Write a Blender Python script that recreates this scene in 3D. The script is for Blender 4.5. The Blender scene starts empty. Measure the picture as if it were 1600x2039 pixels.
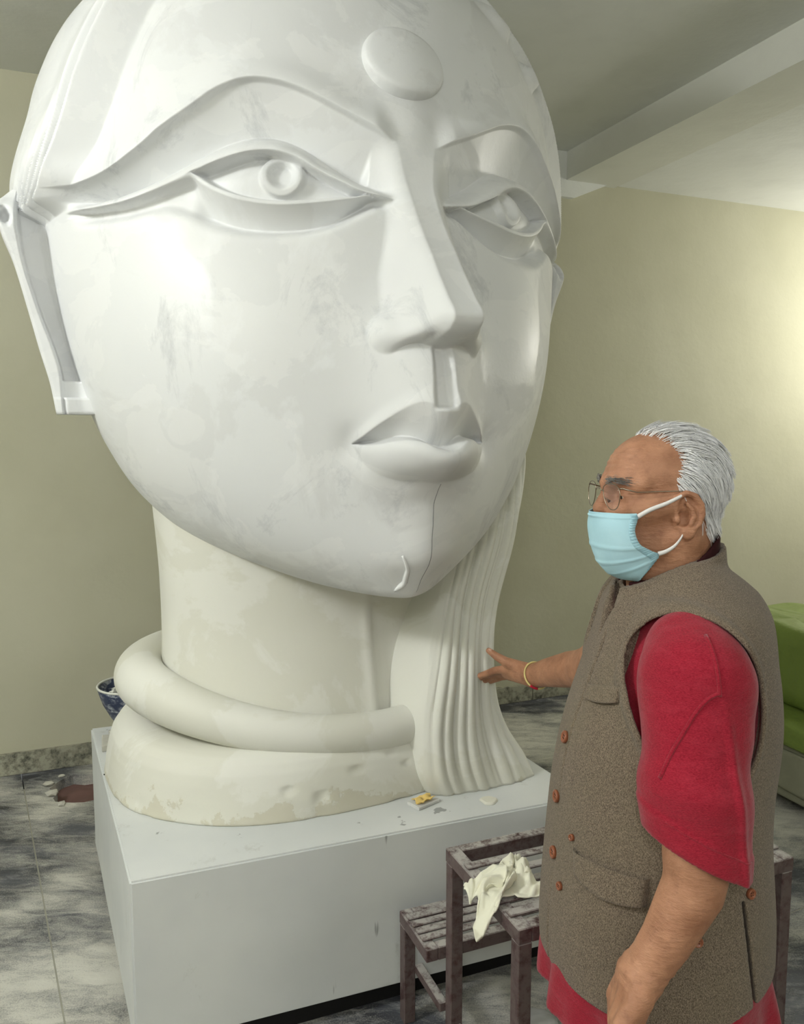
import bpy, bmesh, math, random
import numpy as np
from mathutils import Vector, Matrix, noise as mnoise

random.seed(4); rng = np.random.default_rng(4)
scene = bpy.context.scene
COL = scene.collection
R = math.radians

# ------------------------------------------------------------------ camera
cam_d = bpy.data.cameras.new('camera'); cam = bpy.data.objects.new('camera', cam_d); COL.objects.link(cam)
cam.location = (0, 0, 1.58); cam.rotation_euler = (R(90 - 5.9), 0, 0)
cam_d.sensor_fit = 'HORIZONTAL'; cam_d.sensor_width = 36; cam_d.lens = 36.0
cam_d.clip_start = 0.05
scene.camera = cam

# room frame: e1 runs along the back wall, e2 into the room depth
YAW = R(22); E1 = np.array([math.cos(YAW), math.sin(YAW)]); E2 = np.array([-math.sin(YAW), math.cos(YAW)])
def rw(a, b, z=0.0):
    p = E1 * a + E2 * b
    return Vector((p[0], p[1], z))
WALL = 3.97; CEIL_HI = 3.104; CEIL_LO = 2.953; BEAM = 2.575
ROOM_L, ROOM_R, ROOM_F = -2.3, 5.4, -2.4

# ------------------------------------------------------------------ world, lights, exposure
w = bpy.data.worlds.new('world'); scene.world = w; w.use_nodes = True
w.node_tree.nodes['Background'].inputs[0].default_value = (0.95, 1.0, 0.98, 1)
w.node_tree.nodes['Background'].inputs[1].default_value = 0.15
def area(name, loc, target, size, power, color, size_y=None):
    d = bpy.data.lights.new(name, 'AREA'); d.energy = power; d.color = color
    d.shape = 'RECTANGLE'; d.size = size; d.size_y = size_y or size
    o = bpy.data.objects.new(name, d); COL.objects.link(o); o.location = loc
    o.rotation_euler = (Vector(target) - Vector(loc)).to_track_quat('-Z', 'Y').to_euler()
    return o
def bulb(name, loc, power, color, radius):
    d = bpy.data.lights.new(name, 'POINT'); d.energy = power; d.color = color; d.shadow_soft_size = radius
    o = bpy.data.objects.new(name, d); COL.objects.link(o); o.location = loc; return o
bulb('lamp_left_wall', (-2.45, 0.50, 2.88), 106, (0.94, 0.955, 1.0), 0.16)
bulb('fill_over_camera', (-0.2, -1.2, 2.45), 50, (0.94, 0.955, 1.0), 0.2)  # added fill from the camera side, not a fixture of the room
bulb('lamp_right_wall', rw(4.95, 3.05, 2.2), 62, (1.0, 0.98, 0.94), 0.3)
bulb('fill_rear', (1.9, -1.5, 2.20), 28, (0.96, 0.97, 1.0), 0.25)  # added fill that lifts the ceiling and walls, no real lamp here
scene.view_settings.view_transform = 'Standard'; scene.view_settings.look = 'None'
scene.view_settings.gamma = 1.0; scene.view_settings.use_curve_mapping = False
scene.view_settings.exposure = 0.17

# ------------------------------------------------------------------ helpers
def tag(o, label=None, cat=None, group=None, kind=None):
    if label: o['label'] = label
    if cat: o['category'] = cat
    if group: o['group'] = group
    if kind: o['kind'] = kind
    return o
def empty(name, loc=(0, 0, 0), rz=0.0):
    o = bpy.data.objects.new(name, None); COL.objects.link(o); o.location = loc; o.rotation_euler = (0, 0, rz)
    o.empty_display_size = 0.1
    return o
def link_mesh(name, me, mat, parent=None):
    o = bpy.data.objects.new(name, me); COL.objects.link(o)
    if mat is not None and not me.materials: me.materials.append(mat)
    if parent is not None: o.parent = parent
    return o
def np_mesh(name, V, F, mat, parent=None, smooth=True):
    """F: int array (n,4) or (n,3)"""
    me = bpy.data.meshes.new(name); V = np.ascontiguousarray(V, np.float32); F = np.ascontiguousarray(F, np.int32)
    k = F.shape[1]
    me.vertices.add(len(V)); me.vertices.foreach_set('co', V.ravel())
    me.loops.add(F.size); me.loops.foreach_set('vertex_index', F.ravel())
    me.polygons.add(len(F)); me.polygons.foreach_set('loop_start', np.arange(0, F.size, k, dtype=np.int32))
    me.polygons.foreach_set('loop_total', np.full(len(F), k, np.int32))
    me.polygons.foreach_set('use_smooth', np.full(len(F), smooth, bool))
    me.update(); me.validate()
    return link_mesh(name, me, mat, parent)
def grid_faces(nr, nc, wrap=False, flip=False):
    r = np.arange(nr - 1)[:, None]; c = np.arange(nc if wrap else nc - 1)[None, :]
    a = r * nc + c; b = r * nc + (c + 1) % nc; d = (r + 1) * nc + c; e = (r + 1) * nc + (c + 1) % nc
    F = np.stack([a, b, e, d], -1).reshape(-1, 4)
    return F[:, ::-1] if flip else F
def bm_obj(name, bm, mat, parent=None, smooth=False, bevel=0.0, seg=2):
    if bevel > 0:
        bmesh.ops.bevel(bm, geom=bm.edges[:], offset=bevel, segments=seg, affect='EDGES', clamp_overlap=True)
    bmesh.ops.recalc_face_normals(bm, faces=bm.faces[:])
    me = bpy.data.meshes.new(name); bm.to_mesh(me); bm.free()
    if smooth:
        for p in me.polygons: p.use_smooth = True
    return link_mesh(name, me, mat, parent)
def add_prism(bm, bottom, top):
    """closed prism between two equally long point loops"""
    a = [bm.verts.new(p) for p in bottom]; b = [bm.verts.new(p) for p in top]; n = len(a)
    bm.faces.new(a[::-1]); bm.faces.new(b)
    for i in range(n): bm.faces.new((a[i], a[(i + 1) % n], b[(i + 1) % n], b[i]))
def rbox(a0, a1, b0, b1, z0, z1):
    """room-aligned box as loops"""
    q = [(a0, b0), (a1, b0), (a1, b1), (a0, b1)]
    return [rw(a, b, z0) for a, b in q], [rw(a, b, z1) for a, b in q]
def room_box(name, dims, mat, parent=None, bevel=0.0, seg=2):
    bm = bmesh.new(); add_prism(bm, *rbox(*dims)); return bm_obj(name, bm, mat, parent, bevel=bevel, seg=seg)
def tube(points, radius, sides=10, closed=False, caps=True):
    """sweep; radius scalar or list; returns V,F(quads)"""
    P = np.asarray(points, float); n = len(P); rad = np.broadcast_to(np.asarray(radius, float), (n,))
    T = np.gradient(P, axis=0) if not closed else (np.roll(P, -1, 0) - np.roll(P, 1, 0))
    T /= np.linalg.norm(T, axis=1)[:, None] + 1e-12
    up = np.array([0, 0, 1.0]) if abs(T[0][2]) < .9 else np.array([1.0, 0, 0])
    N = np.zeros_like(P); v = np.cross(T[0], up); v /= np.linalg.norm(v)
    for i in range(n):
        v = v - T[i] * (v @ T[i]); v /= np.linalg.norm(v); N[i] = v
    B = np.cross(T, N); a = np.linspace(0, 2 * np.pi, sides, endpoint=False)
    V = P[:, None] + rad[:, None, None] * (np.cos(a)[None, :, None] * N[:, None] + np.sin(a)[None, :, None] * B[:, None])
    V = V.reshape(-1, 3); F = grid_faces(n, sides, wrap=True)
    if closed:
        l = (n - 1) * sides + np.arange(sides); f = np.arange(sides)
        F = np.vstack([F, np.stack([l, np.roll(l, -1), np.roll(f, -1), f], -1)])
    elif caps:
        V = np.vstack([V, P[0], P[-1]]); i0 = len(V) - 2; a0 = np.arange(sides); l = (n - 1) * sides + a0
        F = np.vstack([F, np.stack([np.roll(a0, -1), a0, np.full(sides, i0), np.full(sides, i0)], -1),
                       np.stack([l, np.roll(l, -1), np.full(sides, i0 + 1), np.full(sides, i0 + 1)], -1)])
    return V, F
def mesh_vf(name, V, F, mat, parent=None, smooth=True):
    """like np_mesh but tolerates degenerate quads (caps)"""
    tri = F[:, 2] == F[:, 3]
    me = bpy.data.meshes.new(name)
    me.from_pydata([tuple(v) for v in V], [], [tuple(int(i) for i in (f[:3] if t else f)) for f, t in zip(F, tri)])
    me.update()
    if smooth: me.polygons.foreach_set('use_smooth', np.ones(len(me.polygons), bool))
    return link_mesh(name, me, mat, parent)
def join_vf(parts):
    V = []; F = []; o = 0
    for v, f in parts:
        V.append(v); F.append(f + o); o += len(v)
    return np.vstack(V), np.vstack(F)
def sinterp(x, xs, ys):
    """smooth cubic interpolation through a table"""
    xs = np.asarray(xs, float); ys = np.asarray(ys, float)
    m = np.zeros_like(ys); d = np.diff(ys) / np.diff(xs)
    m[1:-1] = (d[:-1] * np.diff(xs)[1:] + d[1:] * np.diff(xs)[:-1]) / (xs[2:] - xs[:-2]); m[0] = d[0]; m[-1] = d[-1]
    x = np.clip(x, xs[0], xs[-1]); i = np.clip(np.searchsorted(xs, x) - 1, 0, len(xs) - 2)
    h = xs[i + 1] - xs[i]; t = (x - xs[i]) / h
    return (2*t**3-3*t**2+1)*ys[i]+(t**3-2*t**2+t)*h*m[i]+(-2*t**3+3*t**2)*ys[i+1]+(t**3-t**2)*h*m[i+1]
def sstep(a, b, x):
    t = np.clip((x - a) / (b - a), 0, 1); return t * t * (3 - 2 * t)
def smax(a, b, k):
    h = np.clip(.5 + .5 * (a - b) / k, 0, 1); return b + (a - b) * h + k * h * (1 - h)
def smin(a, b, k): return -smax(-a, -b, k)

# ------------------------------------------------------------------ node material helper
class NM:
    def __init__(s, name, rough=0.6, spec=0.4):
        s.m = bpy.data.materials.new(name); s.m.use_nodes = True; s.t = s.m.node_tree; s.n = s.t.nodes
        s.b = s.n['Principled BSDF']; s.b.inputs['Roughness'].default_value = rough
        s.b.inputs['Specular IOR Level'].default_value = spec
        s.co = s.n.new('ShaderNodeTexCoord').outputs['Object']
    def l(s, a, b): s.t.links.new(a, b)
    def mapv(s, scale=(1, 1, 1), rot=(0, 0, 0), src=None):
        m = s.n.new('ShaderNodeMapping'); m.inputs['Scale'].default_value = scale; m.inputs['Rotation'].default_value = rot
        s.l(src or s.co, m.inputs['Vector']); return m.outputs[0]
    def noise(s, scale, detail=4, rough=.55, vec=None, dist=0):
        n = s.n.new('ShaderNodeTexNoise'); n.inputs['Scale'].default_value = scale; n.inputs['Detail'].default_value = detail
        n.inputs['Roughness'].default_value = rough; n.inputs['Distortion'].default_value = dist
        s.l(vec or s.co, n.inputs['Vector']); return n.outputs['Fac']
    def wave(s, scale, dist=0, detail=2, dscale=1, vec=None, axis='X', prof='SIN'):
        n = s.n.new('ShaderNodeTexWave'); n.bands_direction = axis; n.wave_profile = prof
        n.inputs['Scale'].default_value = scale; n.inputs['Distortion'].default_value = dist
        n.inputs['Detail'].default_value = detail; n.inputs['Detail Scale'].default_value = dscale
        s.l(vec or s.co, n.inputs['Vector']); return n.outputs['Fac']
    def vor(s, scale, vec=None, feat='F1'):
        n = s.n.new('ShaderNodeTexVoronoi'); n.feature = feat; n.inputs['Scale'].default_value = scale
        s.l(vec or s.co, n.inputs['Vector']); return n.outputs['Distance']
    def ramp(s, fac, stops):
        r = s.n.new('ShaderNodeValToRGB'); e = r.color_ramp.elements
        while len(e) > len(stops): e.remove(e[-1])
        while len(e) < len(stops): e.new(.5)
        for k, (p, c) in enumerate(stops):
            e[k].position = p; e[k].color = (c if len(c) == 4 else (*c, 1)) if hasattr(c, '__len__') else (c, c, c, 1)
        s.l(fac, r.inputs[0]); return r.outputs[0]
    def mix(s, fac, a, b, mode='MIX'):
        m = s.n.new('ShaderNodeMix'); m.data_type = 'RGBA'; m.blend_type = mode
        for k, v in ((0, fac), (6, a), (7, b)):
            if isinstance(v, (int, float)): m.inputs[k].default_value = v if k == 0 else (v, v, v, 1)
            elif isinstance(v, tuple): m.inputs[k].default_value = (*v, 1)
            else: s.l(v, m.inputs[k])
        return m.outputs[2]
    def math(s, op, a, b=0.0):
        m = s.n.new('ShaderNodeMath'); m.operation = op
        for k, v in ((0, a), (1, b)):
            if isinstance(v, (int, float)): m.inputs[k].default_value = v
            else: s.l(v, m.inputs[k])
        return m.outputs[0]
    def color(s, c):
        if isinstance(c, tuple): s.b.inputs['Base Color'].default_value = (*c, 1)
        else: s.l(c, s.b.inputs['Base Color'])
        return s
    def rough(s, r): s.l(r, s.b.inputs['Roughness']); return s
    def bump(s, h, strength=.3, dist=.01):
        b = s.n.new('ShaderNodeBump'); b.inputs['Strength'].default_value = strength; b.inputs['Distance'].default_value = dist
        s.l(h, b.inputs['Height'])
        prev = s.b.inputs['Normal'].links
        if prev: s.l(prev[0].from_socket, b.inputs['Normal'])
        s.l(b.outputs[0], s.b.inputs['Normal']); return s
def plain(name, col, rough=.6, spec=.4, var=.12, scale=30, bump=0.0, metal=0.0):
    m = NM(name, rough, spec)
    f = m.noise(scale, 5)
    m.color(m.mix(f, tuple(c * (1 - var) for c in col), tuple(min(1, c * (1 + var)) for c in col)))
    m.b.inputs['Metallic'].default_value = metal
    if bump: m.bump(f, bump, .004)
    return m.m
def srgb(r, g, b):
    f = lambda v: (v / 255 / 12.92) if v / 255 <= .04045 else ((v / 255 + .055) / 1.055) ** 2.4
    return (f(r), f(g), f(b))
# ================================================================== ROOM
def wall_mat(name, c0, c1, stain=.5):
    m = NM(name, .75, .25)
    big = m.noise(1.1, 3); mid = m.noise(5, 5); fine = m.noise(60, 6, .7)
    base = m.mix(m.ramp(big, [(.35, 0.0), (.7, 1.0)]), c0, c1)
    base = m.mix(m.math('MULTIPLY', m.ramp(mid, [(.5, 0.0), (.75, 1.0)]), stain * .35), base, tuple(c * .8 for c in c0))
    m.color(base); m.bump(mid, .25, .02); m.bump(fine, .12, .004)
    return m.m
M_WALL = wall_mat('cream_plaster', srgb(186, 184, 160), srgb(194, 192, 170))
M_CEIL = wall_mat('ceiling_paint', srgb(222, 224, 218), srgb(228, 230, 226), .8)
M_BEAM = wall_mat('beam_paint', srgb(216, 217, 208), srgb(222, 223, 214), .6)

def struct(name, dims, mat, bevel=0.0):
    o = room_box(name, dims, mat, bevel=bevel); o['kind'] = 'structure'; return o
struct('wall_back', (ROOM_L, ROOM_R, WALL, WALL + .15, 0, 3.25), M_WALL)
struct('wall_left', (ROOM_L - .15, ROOM_L, ROOM_F, WALL + .15, 0, 3.25), M_WALL)
struct('wall_right', (ROOM_R, ROOM_R + .15, ROOM_F, WALL + .15, 0, 3.25), M_WALL)
struct('wall_front', (ROOM_L, ROOM_R, ROOM_F - .15, ROOM_F, 0, 3.25), M_WALL)
struct('ceiling', (ROOM_L, BEAM + .01, ROOM_F, WALL, CEIL_HI, CEIL_HI + .12), M_CEIL)
struct('trim_1', (BEAM, BEAM + .34, ROOM_F, WALL, CEIL_LO, CEIL_HI + .12), M_BEAM)          # the beam
c2 = struct('ceiling_lower', (BEAM + .34, ROOM_R, ROOM_F, WALL, CEIL_LO + .012, CEIL_HI + .12), M_CEIL)
# haunch where the beam meets the wall
bm = bmesh.new()
prof = [(1.9, 2.862), (2.628, 2.862), (2.86, 2.96), (2.86, 3.12), (1.9, 3.12)]
add_prism(bm, [rw(a, WALL - .03, z) for a, z in prof], [rw(a, WALL + .01, z) for a, z in prof])
o = bm_obj('trim_2', bm, M_CEIL); o['kind'] = 'structure'

# ---- floor: big dark stone slabs with pale joints, a broken-out hole by the wall
def floor_mat():
    m = NM('dusty_stone', .55, .35)
    st = m.mapv((1.0, 2.4, 1), (0, 0, R(20)))
    stone = m.mix(m.ramp(m.noise(2.4, 8, .66, st, 1.0), [(.34, 0.0), (.62, 1.0)]), srgb(48, 49, 53), srgb(98, 100, 106))
    veins = m.ramp(m.noise(7, 9, .72, st, 2.0), [(.53, 0.0), (.62, 1.0)])
    stone = m.mix(m.math('MULTIPLY', veins, .5), stone, srgb(150, 152, 152))
    sw = m.mapv((1.0, 2.8, 1), (0, 0, R(14)))
    broad = m.ramp(m.noise(1.15, 3, .55, m.mapv((1, 1.5, 1), (0, 0, R(10)))), [(.40, 0.0), (.60, 1.0)])
    brush = m.noise(6, 10, .80, sw, .8); grain = m.noise(230, 3, .8)
    # dust lies thick in sweeps and thins out into grains at the edges
    lvl = m.math('ADD', m.math('MULTIPLY', broad, .80), m.math('MULTIPLY', m.math('SUBTRACT', brush, .5), 2.0))
    lvl = m.math('ADD', lvl, m.math('MULTIPLY', m.math('SUBTRACT', grain, .5), 1.3))
    dust = m.math('MULTIPLY', m.ramp(lvl, [(.12, 0.0), (.85, 1.0)]), .92)
    m.color(m.mix(dust, stone, srgb(216, 214, 202)))
    m.rough(m.ramp(dust, [(0, .42), (1, .9)]))
    m.bump(m.noise(30, 8, .7, st), .3, .008); m.bump(dust, .5, .004)
    return m.m
M_FLOOR = floor_mat()
M_JOINT = plain('pale_joint', srgb(160, 158, 144), .9, .1, .3, 9)
floor = empty('floor', rw(0, 0, 0)); floor['kind'] = 'structure'
room_box('floor_bed', (ROOM_L, ROOM_R, ROOM_F, WALL, -.14, -.10), M_JOINT, floor).location = -floor.location
def joint_strip(p, q, wd=.0045):
    d = Vector((q[0] - p[0], q[1] - p[1])).normalized(); n_ = Vector((-d.y, d.x)) * wd; bm = bmesh.new()
    c = [(p[0] + n_.x, p[1] + n_.y), (p[0] - n_.x, p[1] - n_.y), (q[0] - n_.x, q[1] - n_.y), (q[0] + n_.x, q[1] + n_.y)]
    add_prism(bm, [rw(*k, -.10) for k in c], [rw(*k, -.0012) for k in c]); o = bm_obj('joint', bm, M_JOINT, floor); o.location = -floor.location
# slab pattern is turned slightly against the walls; the hole sits at room (-.07, 3.70)
TURN = R(6.6); ct, stn = math.cos(TURN), math.sin(TURN)
def fl(u, v):       # slab frame (joint through room (-.23,3.42)) -> room (a,b)
    return (-.23 + u * ct - v * stn, 3.42 + u * stn + v * ct)
def clip_poly(poly, fn):
    out = []
    for i in range(len(poly)):
        p, q = poly[i], poly[(i + 1) % len(poly)]; dp, dq = fn(p), fn(q)
        if dp >= 0: out.append(p)
        if (dp >= 0) != (dq >= 0):
            t = dp / (dp - dq); out.append((p[0] + (q[0] - p[0]) * t, p[1] + (q[1] - p[1]) * t))
    return out
hole_c = (-.005, 3.70)
hole = []
for k in range(26):
    a = 2 * math.pi * k / 26; rr = 1 + .10 * math.sin(3 * a + 1) + .07 * math.sin(7 * a) + random.uniform(-.05, .05)
    hole.append((hole_c[0] + .165 * rr * math.cos(a), hole_c[1] + .145 * rr * math.sin(a)))
us = [-3.2, -1.9, 0.0, 1.55, 3.1, 4.65, 6.3]; vs = [-6.4, -4.4, -1.85, 1.4]
g = .0025
for i in range(1, 6): joint_strip(fl(us[i], vs[1] if i != 2 else vs[1]), fl(us[i], .36 if i < 3 else 1.0 - .1 * i))
for j in range(1, 3): joint_strip(fl(us[0] + 1.0, vs[j]), fl(us[-1] - .9, vs[j]))
for i in range(len(us) - 1):
    for j in range(len(vs) - 1):
        poly = [fl(us[i] + g, vs[j] + g), fl(us[i + 1] - g, vs[j] + g), fl(us[i + 1] - g, vs[j + 1] - g), fl(us[i] + g, vs[j + 1] - g)]
        for fn in (lambda p: p[0] - ROOM_L, lambda p: ROOM_R - p[0], lambda p: p[1] - ROOM_F, lambda p: WALL - p[1]):
            poly = clip_poly(poly, fn) if poly else poly
        if len(poly) < 3: continue
        bm = bmesh.new()
        inside = min(p[0] for p in poly) < hole_c[0] < max(p[0] for p in poly) and min(p[1] for p in poly) < hole_c[1] < max(p[1] for p in poly)
        if inside:
            # fan the slab around the hole: pair ring points with the outline by direction
            ring = []
            for k in range(26):
                a = math.atan2(hole[k][1] - hole_c[1], hole[k][0] - hole_c[0]); d = (math.cos(a), math.sin(a)); best = None
                for e in range(len(poly)):
                    p, q = poly[e], poly[(e + 1) % len(poly)]
                    ex, ey = q[0] - p[0], q[1] - p[1]; den = d[0] * ey - d[1] * ex
                    if abs(den) < 1e-9: continue
                    t = ((p[0] - hole_c[0]) * ey - (p[1] - hole_c[1]) * ex) / den
                    s = ((p[0] - hole_c[0]) * d[1] - (p[1] - hole_c[1]) * d[0]) / den
                    if t > 0 and -1e-6 <= s <= 1 + 1e-6 and (best is None or t < best): best = t
                ring.append((hole_c[0] + d[0] * best, hole_c[1] + d[1] * best, a))
            for z in (0, -.06):
                pass
            ho = [bm.verts.new(rw(*h, 0)) for h in hole]; hb = [bm.verts.new(rw(*h, -.07)) for h in hole]
            # outline points incl. corners, sorted by angle
            outl = [(r_[0], r_[1], r_[2], k) for k, r_ in enumerate(ring)] + [(p[0], p[1], math.atan2(p[1] - hole_c[1], p[0] - hole_c[0]), -1) for p in poly]
            outl.sort(key=lambda r_: r_[2])
            ov = [bm.verts.new(rw(r_[0], r_[1], 0)) for r_ in outl]; obv = [bm.verts.new(rw(r_[0], r_[1], -.10)) for r_ in outl]
            start = next(k for k, r_ in enumerate(outl) if r_[3] >= 0); n = len(outl); cur = outl[start][3]
            for s in range(n):
                a, b = (start + s) % n, (start + s + 1) % n
                nxt = outl[b][3]
                if nxt >= 0: bm.faces.new((ho[cur], ov[a], ov[b], ho[nxt])); bm.faces.new((hb[cur], hb[nxt], ho[nxt], ho[cur])); cur = nxt
                else: bm.faces.new((ho[cur], ov[a], ov[b]))
                bm.faces.new((ov[b], ov[a], obv[a], obv[b]))
        else:
            add_prism(bm, [rw(*p, -.10) for p in poly], [rw(*p, 0) for p in poly])
        o = bm_obj('floor_slab', bm, M_FLOOR, floor); o.location = -floor.location
M_CLAY = plain('red_clay', srgb(112, 86, 80), .85, .2, .2, 14, .4)
V, F = [], []
nr = 12
for r_ in range(nr + 1):
    for k in range(26):
        s = r_ / nr; p = (hole_c[0] + (hole[k][0] - hole_c[0]) * s * 1.04, hole_c[1] + (hole[k][1] - hole_c[1]) * s * 1.04)
        V.append(rw(*p, -.045 + .012 * mnoise.noise(Vector((p[0] * 14, p[1] * 14, 0)))))
o = np_mesh('hole_bed', np.array([tuple(v) for v in V]), grid_faces(nr + 1, 26, True), M_CLAY, floor); o.location = -floor.location
# chipped edge stones of the hole
M_CHIP = plain('pale_chip', srgb(196, 194, 182), .8, .2, .1, 40)
for a, s, lab in ((2.75, .024, 'pale stone chip at the left tip of the floor hole'), (3.5, .030, 'largest pale stone chip on the near left rim of the floor hole'),
                  (4.2, .018, 'small pale stone chip on the near rim of the floor hole'), (2.2, .016, 'tiny pale stone chip on the far rim of the floor hole')):
    bm = bmesh.new(); bmesh.ops.create_icosphere(bm, subdivisions=1, radius=s)
    for v in bm.verts: v.co = Vector((v.co.x * random.uniform(.7, 1.3), v.co.y * random.uniform(.7, 1.3), v.co.z * .45))
    kx = hole[int(a / (2 * math.pi) * 26) % 26]
    o = bm_obj('stone_chip', bm, M_CHIP); o.location = rw(kx[0] + .022 * math.cos(a), kx[1] + .022 * math.sin(a), s * .36)
    tag(o, lab, 'stone chip', 'chips on the hole rim')

# ---- skirting of dark dusty stone along the back wall
def skirt_mat():
    m = NM('dusty_skirting', .7, .3)
    f = m.noise(16, 9, .75); z = m.noise(3, 3)
    m.color(m.mix(m.ramp(f, [(.36, 0.0), (.56, 1.0)]), srgb(74, 74, 66), m.mix(z, srgb(150, 148, 130), srgb(182, 180, 160))))
    m.bump(f, .5, .006); return m.m
M_SKIRT = skirt_mat()
sk = empty('baseboard_back', rw(ROOM_L, WALL, 0)); sk['kind'] = 'structure'
x = ROOM_L; k = 0
while x < ROOM_R - .05:
    x1 = min(x + 1.18, ROOM_R)
    o = room_box('skirting_stone', (x + .002, x1 - .002, WALL - .018 - .003 * (k % 2), WALL + .005, 0, .098 + .003 * (k % 3)), M_SKIRT, sk, bevel=.003)
    o.location = -sk.location; x = x1; k += 1
# ================================================================== PEDESTAL
def ped_mat():
    m = NM('painted_plinth', .5, .4)
    c = m.mix(m.ramp(m.noise(1.6, 4), [(.35, 0.0), (.65, 1.0)]), srgb(206, 209, 208), srgb(222, 224, 221))
    st = m.ramp(m.noise(7, 8, .75, m.mapv((1, 1, .6))), [(.60, 0.0), (.74, 1.0)])
    c = m.mix(m.math('MULTIPLY', st, .45), c, srgb(140, 136, 118))
    scr = m.ramp(m.noise(14, 4, .5, m.mapv((1, 1, .13), (R(18), R(25), 0)), 0), [(.695, 0.0), (.71, 1.0)])
    c = m.mix(m.math('MULTIPLY', scr, .6), c, srgb(90, 90, 88))
    m.color(c); m.bump(m.noise(5, 5), .2, .01); m.bump(m.noise(70, 4, .7), .08, .003); return m.m
M_PED = ped_mat()
M_DARK = plain('dark_block', srgb(34, 34, 34), .9, .1)
PED = (.055, 1.345, 1.905, 3.04)
ped = empty('pedestal', rw(.7, 2.47, 0), YAW)
tag(ped, 'large pale grey painted plinth under the giant white head', 'pedestal')
def local_box(name, x0, x1, y0, y1, z0, z1, mat, parent, bevel=0.0, jit=0.0, cuts=0, seg=2):
    bm = bmesh.new()
    add_prism(bm, [Vector(p) for p in ((x0, y0, z0), (x1, y0, z0), (x1, y1, z0), (x0, y1, z0))], [Vector(p) for p in ((x0, y0, z1), (x1, y0, z1), (x1, y1, z1), (x0, y1, z1))])
    if bevel: bmesh.ops.bevel(bm, geom=bm.edges[:], offset=bevel, segments=seg, affect='EDGES')
    if cuts:
        bmesh.ops.subdivide_edges(bm, edges=bm.edges[:], cuts=cuts, use_grid_fill=True)
    if jit:
        for v in bm.verts: v.co += Vector((mnoise.noise(v.co * 9), mnoise.noise(v.co * 9 + Vector((5, 0, 0))), mnoise.noise(v.co * 9 + Vector((0, 5, 0))))) * jit
    return bm_obj(name, bm, mat, parent)
hx, hy = (PED[1] - PED[0]) / 2, (PED[3] - PED[2]) / 2
def plinth():
    bm = bmesh.new(); q = [(.078, 1.932), (1.362, 1.905), (1.295, 3.0), (.010, 3.036)]
    lp = [Vector((a_ - .7, b_ - 2.47, 0)) for a_, b_ in q]
    add_prism(bm, [v + Vector((0, 0, .062)) for v in lp], [v + Vector((0, 0, .5)) for v in lp])
    bmesh.ops.bevel(bm, geom=bm.edges[:], offset=.005, segments=2, affect='EDGES'); bmesh.ops.subdivide_edges(bm, edges=bm.edges[:], cuts=5, use_grid_fill=True)
    for v in bm.verts: v.co += Vector((mnoise.noise(v.co * 9), mnoise.noise(v.co * 9 + Vector((5, 0, 0))), 0)) * .0016
    return bm_obj('plinth_body', bm, M_PED, ped)
plinth()
for sx in (-1, 0, 1):
    local_box('support_beam', sx * .5 - .05, sx * .5 + .05, -hy + .08, hy - .05, 0, .063, M_DARK, ped)
local_box('recess_board', -hx + .05, hx - .05, -hy + .05, -hy + .07, 0, .062, M_DARK, ped)

# ================================================================== GIANT HEAD
def marble_mat():
    m = NM('white_marble', .5, .4)
    p1 = m.ramp(m.noise(2.1, 7, .60, None, .6), [(.475, 0.0), (.515, 1.0)])        # rubbed patches with crisp edges
    p2 = m.ramp(m.noise(1.3, 4, .5), [(.35, 0.0), (.7, 1.0)]); p3 = m.ramp(m.noise(3.4, 8, .6, m.mapv((1, 1, 1.5), (.4, .2, 1)), .8), [(.53, 0.0), (.55, 1.0)])
    base = m.mix(p2, srgb(216, 217, 217), srgb(226, 227, 226))
    base = m.mix(m.math('MULTIPLY', p1, .40), base, srgb(234, 236, 237))
    base = m.mix(m.math('MULTIPLY', p3, .22), base, srgb(243, 243, 241))
    vein = m.ramp(m.noise(2.6, 10, .70, m.mapv((1, 1, .55), (0, R(30), 0)), 1.8), [(.57, 0.0), (.66, 1.0)])
    base = m.mix(m.math('MULTIPLY', vein, .45), base, srgb(178, 181, 184))
    speck = m.ramp(m.noise(70, 4, .8), [(.62, 0.0), (.72, 1.0)])
    base = m.mix(m.math('MULTIPLY', m.math('MULTIPLY', speck, vein), .5), base, srgb(150, 150, 146))
    m.color(base); m.rough(m.ramp(p1, [(0, .62), (1, .40)]))
    m.bump(m.noise(34, 6, .7), .12, .004); m.bump(m.noise(6, 4), .12, .012); m.bump(p1, .10, .002)
    return m.m
def marble_low_mat():
    m = NM('dusty_marble', .6, .35)
    p1 = m.ramp(m.noise(2.6, 8, .62, None, .8), [(.47, 0.0), (.51, 1.0)])
    base = m.mix(m.noise(1.5, 3), srgb(214, 213, 200), srgb(223, 222, 211))
    base = m.mix(m.math('MULTIPLY', p1, .42), base, srgb(234, 234, 228))
    sep = m.n.new('ShaderNodeSeparateXYZ'); m.l(m.co, sep.inputs[0])
    foot = m.ramp(m.math('ADD', m.math('MULTIPLY', sep.outputs['Z'], 3.6), m.math('MULTIPLY', m.noise(4.5, 8, .68), 1.3)), [(.70, 1.0), (.73, 0.0)])   # bare stone left along the foot
    base = m.mix(m.math('MULTIPLY', foot, .55), base, srgb(196, 190, 166))
    m.color(base); m.bump(m.noise(30, 6, .7), .12, .004); m.bump(m.noise(5, 4), .2, .012); m.bump(foot, .3, .004)
    return m.m
M_MARBLE = marble_mat(); M_MARBLE2 = marble_low_mat()
statue = empty('head_sculpture', (-.26, 2.70, .5), R(26))
tag(statue, 'giant white marble head with bindi, long hair and neck ring on the plinth', 'sculpture')
def sl(V):     # statue drawing frame (x, forward, height) -> local
    V = np.asarray(V, float); return np.stack([V[..., 0], -V[..., 1], V[..., 2] - .5], -1)

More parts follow.
